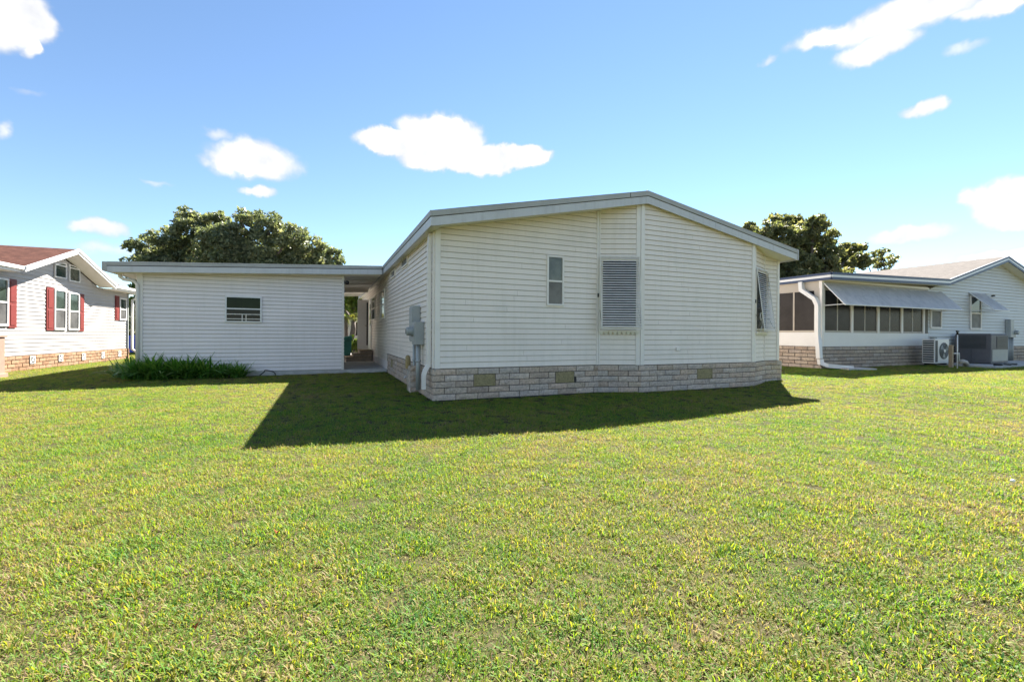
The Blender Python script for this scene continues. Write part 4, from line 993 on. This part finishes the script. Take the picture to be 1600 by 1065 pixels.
def px_blobs(base, depth, lst, seed):
    """foliage masses given by photo position and radius at a distance"""
    g = random.Random(seed); out = []
    for (x, y, r) in lst:
        dy = g.uniform(-1.5, 1.5); q = at_depth(x, y, depth + dy); out.append((q.x - base.x, q.y - base.y, q.z, r * depth / FPX))
    return out
Dp = 30.0; bs = at_depth(375, 500, Dp); bs.z = 0
oak = [(300, 352, 30), (335, 345, 28), (275, 375, 32), (232, 390, 26), (205, 384, 12), (380, 350, 26), (350, 385, 40), (300, 400, 40), (420, 360, 30), (455, 370, 30), (430, 395, 36), (490, 390, 26), (520, 403, 20), (395, 340, 14), (255, 405, 30), (390, 410, 40), (460, 415, 40), (340, 430, 50), (250, 430, 40), (500, 430, 36), (420, 445, 50)]
tree('oak_tree', 'broad dark oak crown rising behind the carport roof', bs, px_blobs(bs, Dp, oak, 3), 3.2, .42, 'oak_leaf', .15, 1.0, 11, 'oaks behind the houses')
Dp = 27.0; bs = at_depth(1265, 500, Dp); bs.z = 0
oak2 = [(1215, 352, 22), (1195, 362, 18), (1170, 358, 13), (1230, 375, 30), (1270, 350, 20), (1285, 368, 24), (1300, 390, 28), (1255, 395, 34), (1330, 392, 20), (1345, 405, 18), (1215, 400, 30), (1290, 415, 34), (1240, 425, 36), (1195, 420, 30), (1255, 372, 24), (1315, 410, 24), (1180, 385, 22), (1235, 348, 16)]
tree('oak_tree', 'olive green oak crown between the main roof and the navy trimmed roof', bs, px_blobs(bs, Dp, oak2, 4), 3.0, .36, 'oak_leaf_b', .15, 1.2, 12, 'oaks behind the houses')
Dp = 34.0; bs = at_depth(1385, 500, Dp); bs.z = 0
tree('small_tree', 'small thin tree top just above the grey shingle roof', bs, px_blobs(bs, Dp, [(1378, 394, 11), (1368, 405, 13), (1392, 404, 11), (1355, 410, 10), (1378, 415, 18)], 5), 3.5, .2, 'oak_leaf_b', .17, .5, 13, sub=9)
Dp = 26.0; bs = at_depth(206, 500, Dp); bs.z = 0
tree('young_tree', 'slim green tree seen between the shed and the red shuttered house', bs, px_blobs(bs, Dp, [(208, 470, 14), (203, 490, 14), (212, 505, 14), (206, 452, 12), (210, 520, 12)], 6), 1.2, .1, 'bush_leaf', .12, .9, 14)
# greenery at the far end of the carport
Dp = 30; bs = at_depth(552, 500, Dp); bs.z = 0
tree('shade_tree', 'leafy green tree seen through the far end of the carport', bs, px_blobs(bs, Dp, [(545, 470, 22), (565, 475, 22), (530, 478, 18), (556, 460, 22), (520, 465, 22), (580, 465, 24)], 7), 2, .2, 'bush_leaf', .16, .8, 15)
for i, (x, r) in enumerate(((536, 11), (553, 11), (570, 10))):
    q = at_depth(x, 530, 27); bs = Vector((q.x, q.y, 0))
    tree('hedge_shrub', 'bright yellow green shrub in the hedge beyond the carport', bs, [(0, 0, .55, r * 27 / FPX * 1.2), (.2, .1, .35, .35), (-.2, .1, .35, .35)], .2, .04, 'bush_leaf', .06, 2.2, 20 + i, 'hedge shrubs beyond the carport', 14)
q = at_depth(540, 500, 22); pt = thing('palm_tree', 'small palm with arching fronds beyond the carport', 'palm', (q.x, q.y, 0))
b = MB(); b.tube([(0, 0, -.1), (.05, 0, .9), (.02, 0, 1.9)], [.13, .1, .09], 10); b.build('trunk', 'bark', pt, True)
g = np.random.default_rng(9)
for k in range(13):
    az = k * 2.4; L = 1.7; V = []; T = []
    el = .9 - .06 * k; pts = []
    for i in range(12):
        t = i / 11; pts.append(np.array([math.cos(az) * L * t * math.cos(el * (1 - t * .6)), math.sin(az) * L * t * math.cos(el * (1 - t * .6)), 1.9 + L * (.55 * t * math.sin(el) + .3 * t - .75 * t * t)]))
    sd_ = np.array([-math.sin(az), math.cos(az), 0])
    for i in range(1, 12):
        for sgn in (-1, 1):
            for j in (0, .5):
                p = pts[i - 1] + (pts[i] - pts[i - 1]) * j; d = (pts[i] - pts[i - 1]); d = d / np.linalg.norm(d)
                tip = p + sd_ * sgn * .38 * (1.1 - i / 14) + d * .22 + np.array([0, 0, -.16]); w_ = d * .025
                V += [p - w_, p + w_, (p + tip) / 2 + w_ + np.array([0, 0, .03]), tip]; T += [g.random()] * 4
    V = np.array(V); me = leaf_mesh('frond', V, np.arange(len(V)).reshape(-1, 4), np.array(T)); place('frond', me, 'palm_leaf', pt)
q = at_depth(560, 500, 36); far = thing('far_house', 'pale house across the road seen through the carport', 'house', (q.x + .6, q.y, 0), .1)
b = MB(); b.box(-4, 4, 0, 5, 0, 2.6); fw_ = b.build('wall', 'siding', far); b = MB(); b.prism([(-4.3, -.4, 2.601), (4.3, -.4, 2.601), (0, -.4, 3.7)], [(-4.3, 5.4, 2.601), (4.3, 5.4, 2.601), (0, 5.4, 3.7)]); b.build('roof', 'shingle_grey', far)
for x in (-2.2, -.6, .9, 2.4):
    b = MB(); b.box(x - .4, x + .4, -.03, -.001, .9, 2.1); w_ = b.build('window', 'trim', far); b = MB(); b.box(x - .34, x + .34, -.036, -.031, .96, 2.04); b.build('pane', 'glass_dark', w_)

# strap leaved lilies along the shed
def lily(seed, n, L):
    g = np.random.default_rng(seed); V = []; F = []; T = []
    for k in range(n):
        az = g.uniform(0, 6.283); l = L * g.uniform(.7, 1.25); lean = g.uniform(.35, 1.15); w = g.uniform(.013, .022); base = np.array([g.normal(0, .07), g.normal(0, .07), 0])
        d = np.array([math.cos(az), math.sin(az), 0]); s = np.array([-math.sin(az), math.cos(az), 0]); o = len(V); t_ = g.random() ** 1.4
        for i in range(6):
            t = i / 5; p = base + d * l * lean * (t ** 1.3) + np.array([0, 0, l * (t * (1.15 - .25 * lean) - lean * .62 * t * t)])
            ww = w * (1 - t ** 3) + .002; V += [p - s * ww, p + s * ww]; T += [np.clip(t_ * .8 + .2 * t, 0, 1)] * 2
        F += [(o + 2 * i, o + 2 * i + 1, o + 2 * i + 3, o + 2 * i + 2) for i in range(5)]
    return leaf_mesh('strap_leaves', np.array(V), np.array(F), np.array(T))
lm_ = [lily(30 + i, 95, .56) for i in range(5)]
bedp = [(192, 590), (205, 580), (218, 593), (235, 580), (245, 593), (262, 580), (275, 591), (292, 579), (305, 588), (322, 578), (335, 585), (350, 577), (362, 583), (377, 576), (388, 580),  (228, 570), (258, 571), (290, 571), (320, 571), (350, 571), (243, 586), (318, 583), (396, 577), (300, 575), (272, 584)]
for i, (x, y) in enumerate(bedp):
    q = on_ground(x, y); s = random.uniform(.85, 1.15) * (1.1 if 230 < x < 350 else .85)
    lq = HF.loc(q)
    if lq.y > 6.0 and lq.x > sx0 - .1: q = HF.wor((lq.x, 5.95, 0))
    lab = ('sparse strap leaved lily clump at the bed end nearest the red shuttered house' if i == 0 else
           'small strap leaved lily clump at the bed end beside the black hose' if i == 22 else 'dark green strap leaved lily clump in the bed along the shed wall')
    o = thing('lily_clump', lab, 'plant', (q.x, q.y, hgt(q.x, q.y)), random.uniform(0, 6), 'lilies along the shed wall')
    c = place('leaves', lm_[i % 5], 'lily_leaf', o); c.scale = (s, s, s)

def fallen_leaf(px_, py_, size, ang, label):
    q = on_ground(px_, py_, .05); mb = MB(); n = 9; o = [(size * .5 * math.cos(t) * (1 - .25 * math.sin(t) ** 2), size * .3 * math.sin(t), .012 * math.cos(2 * t)) for t in np.linspace(0, 2 * math.pi, n, endpoint=False)]
    mb.add(o + [(0, 0, -.006)], [(i, (i + 1) % n, n) for i in range(n)]); mb.tube([(size * .48, 0, .012), (size * .75, .005, .02)], .0015, 4)
    l = mb.build('fallen_leaf', 'dry_leaf', None); l.location = (q.x, q.y, .055); l.rotation_euler = (.3, .15, ang); return tag(l, label, 'leaf')
plain('dry_leaf', (.22, .06, .015), .9, var=.3, scale=40)
fallen_leaf(433, 830, .035, .4, 'small orange fallen leaf lying in the open lawn')
fallen_leaf(305, 979, .022, 1.4, 'tiny rust coloured fallen leaf among the straw coloured grass')
q = on_ground(1582, 749, .05); mb = MB(); mb.tube([(0, 0, -.02), (0, 0, 0), (.006, 0, .02), (0, 0, .032)], [.018, .03, .026, .008], 9)
pb = mb.build('pebble', 'white_gloss', None, True); pb.location = (q.x, q.y, .04); pb.scale = (.6, .45, .45); tag(pb, 'small white pebble lying on the sunlit lawn', 'pebble')

# ------------------------------------------------------------------ lawn
def tuft(seed, n, R, hmin, hmax, wmin, wmax):
    g = np.random.default_rng(seed); V = []; F = []; T = []
    for k in range(n):
        r = R * math.sqrt(g.random()); a = g.uniform(0, 6.283); base = np.array([r * math.cos(a), r * math.sin(a), -.006])
        dry = g.random() < .28                      # dead blades lie low and are straw coloured
        az = g.uniform(0, 6.283); h = g.uniform(hmin, hmax); lean = g.uniform(.9, 1.45) if dry else g.uniform(.35, 1.35); w = g.uniform(wmin, wmax) * (.7 if dry else 1)
        d = np.array([math.cos(az), math.sin(az), 0]); s = np.array([-math.sin(az), math.cos(az), 0]); o = len(V)
        t_ = g.uniform(.62, 1) if dry else g.uniform(0, .62)
        cl = math.cos(lean); sl = math.sin(lean)
        for t, ww in ((0, .7), (.5, 1.0), (.85, .7)):
            p = base + d * h * sl * (t ** 1.25) + np.array([0, 0, h * t * (cl + .3 * (1 - t))]); V += [p - s * w * ww * .5, p + s * w * ww * .5]; T += [t_, t_]
        p = base + d * h * sl + np.array([0, 0, h * cl]); V += [p, p]; T += [t_, t_]
        F += [(o, o + 1, o + 3, o + 2), (o + 2, o + 3, o + 5, o + 4), (o + 4, o + 5, o + 7, o + 6)]
    return leaf_mesh('grass_tuft', np.array(V), np.array(F), np.array(T))
def lawn():
    tufts = bpy.data.collections.new('grass_tufts')
    for i in range(8):
        me = tuft(50 + i, 92, .09, .016, .046, .0024, .0054)
        me.materials.append(MATS['grass']); o = bpy.data.objects.new('grass_tuft', me); tufts.objects.link(o)
    # emitter sheet over the yard, leaving out what is built on
    def blocked(x, y):
        p = HF.loc((x, y, 0))
        if -.02 < p.x < 8.68 and p.y > .0 and p.y < 16: return True
        if 4.0 < p.x < 7.4 and p.y > -.34 and p.y < 1: return True
        if -6.25 < p.x < .1 and 6.2 < p.y < 18: return True
        n = NR.loc((x, y, 0))
        if -.02 < n.x < 15 and -.02 < n.y < 12: return True
        if 5.9 < n.x < 11.6 and -1.65 < n.y < 0: return True
        l = NL.loc((x, y, 0))
        if -7 < l.x < 7.3 and -.03 < l.y < 9: return True
        return False
    step = .25; xs = np.arange(-21, 25, step); ys = np.arange(-1.0, 27, step); vid = {}; V = []; D = []; F = []
    def vv(i, j):
        if (i, j) not in vid:
            x, y = -21 + i * step, -1 + j * step; vid[(i, j)] = len(V); V.append((x, y, hgt(x, y))); r = math.hypot(x, y)
            D.append(min(300, max(75, 300 * (3.0 / max(r, .1)) ** .8)))
        return vid[(i, j)]
    for j in range(len(ys)):
        for i in range(len(xs)):
            x, y = xs[i] + step / 2, ys[j] + step / 2
            if abs(x) > max(3.2, 1.5 * y + 2.2): continue
            if blocked(x, y): continue
            F.append((vv(i, j), vv(i + 1, j), vv(i + 1, j + 1), vv(i, j + 1)))
    me = bpy.data.meshes.new('lawn_grass'); me.from_pydata(V, [], F); me.update()
    at = me.attributes.new('dens', 'FLOAT', 'POINT'); at.data.foreach_set('value', D)
    me.materials.append(MATS['grass']); o = bpy.data.objects.new('lawn_grass', me); col.objects.link(o); stuff(o)
    o['label'] = 'coarse sunlit lawn grass with straw coloured patches'
    t = bpy.data.node_groups.new('lawn', 'GeometryNodeTree')
    t.interface.new_socket('Geometry', in_out='INPUT', socket_type='NodeSocketGeometry'); t.interface.new_socket('Geometry', in_out='OUTPUT', socket_type='NodeSocketGeometry')
    nn = t.nodes; gi = nn.new('NodeGroupInput'); go = nn.new('NodeGroupOutput')
    dp = nn.new('GeometryNodeDistributePointsOnFaces'); na = nn.new('GeometryNodeInputNamedAttribute'); na.data_type = 'FLOAT'; na.inputs[0].default_value = 'dens'
    ip = nn.new('GeometryNodeInstanceOnPoints'); ci = nn.new('GeometryNodeCollectionInfo'); ci.inputs[0].default_value = tufts; ci.inputs[1].default_value = True; ci.inputs[2].default_value = True
    rr_ = nn.new('FunctionNodeRandomValue'); rr_.data_type = 'FLOAT_VECTOR'; rr_.inputs[0].default_value = (-.12, -.12, 0); rr_.inputs[1].default_value = (.12, .12, 6.283)
    rs = nn.new('FunctionNodeRandomValue'); rs.data_type = 'FLOAT'; rs.inputs[2].default_value = .7; rs.inputs[3].default_value = 1.25
    nz = nn.new('ShaderNodeTexNoise'); nz.inputs['Scale'].default_value = 3.2; nz.inputs['Detail'].default_value = 4
    mr = nn.new('ShaderNodeMapRange'); mr.inputs[1].default_value = .3; mr.inputs[2].default_value = .7; mr.inputs[3].default_value = .6; mr.inputs[4].default_value = 1.25
    mm = nn.new('ShaderNodeMath'); mm.operation = 'MULTIPLY'
    L = t.links.new; ip.inputs['Pick Instance'].default_value = True
    L(gi.outputs[0], dp.inputs['Mesh']); L(na.outputs['Attribute'], dp.inputs['Density']); L(dp.outputs['Points'], ip.inputs['Points']); L(ci.outputs[0], ip.inputs['Instance'])
    L(rr_.outputs[0], ip.inputs['Rotation']); L(nz.outputs[0], mr.inputs[0]); L(rs.outputs[1], mm.inputs[0]); L(mr.outputs[0], mm.inputs[1]); L(mm.outputs[0], ip.inputs['Scale'])
    L(ip.outputs[0], go.inputs[0])
    md = o.modifiers.new('grass', 'NODES'); md.node_group = t
lawn()
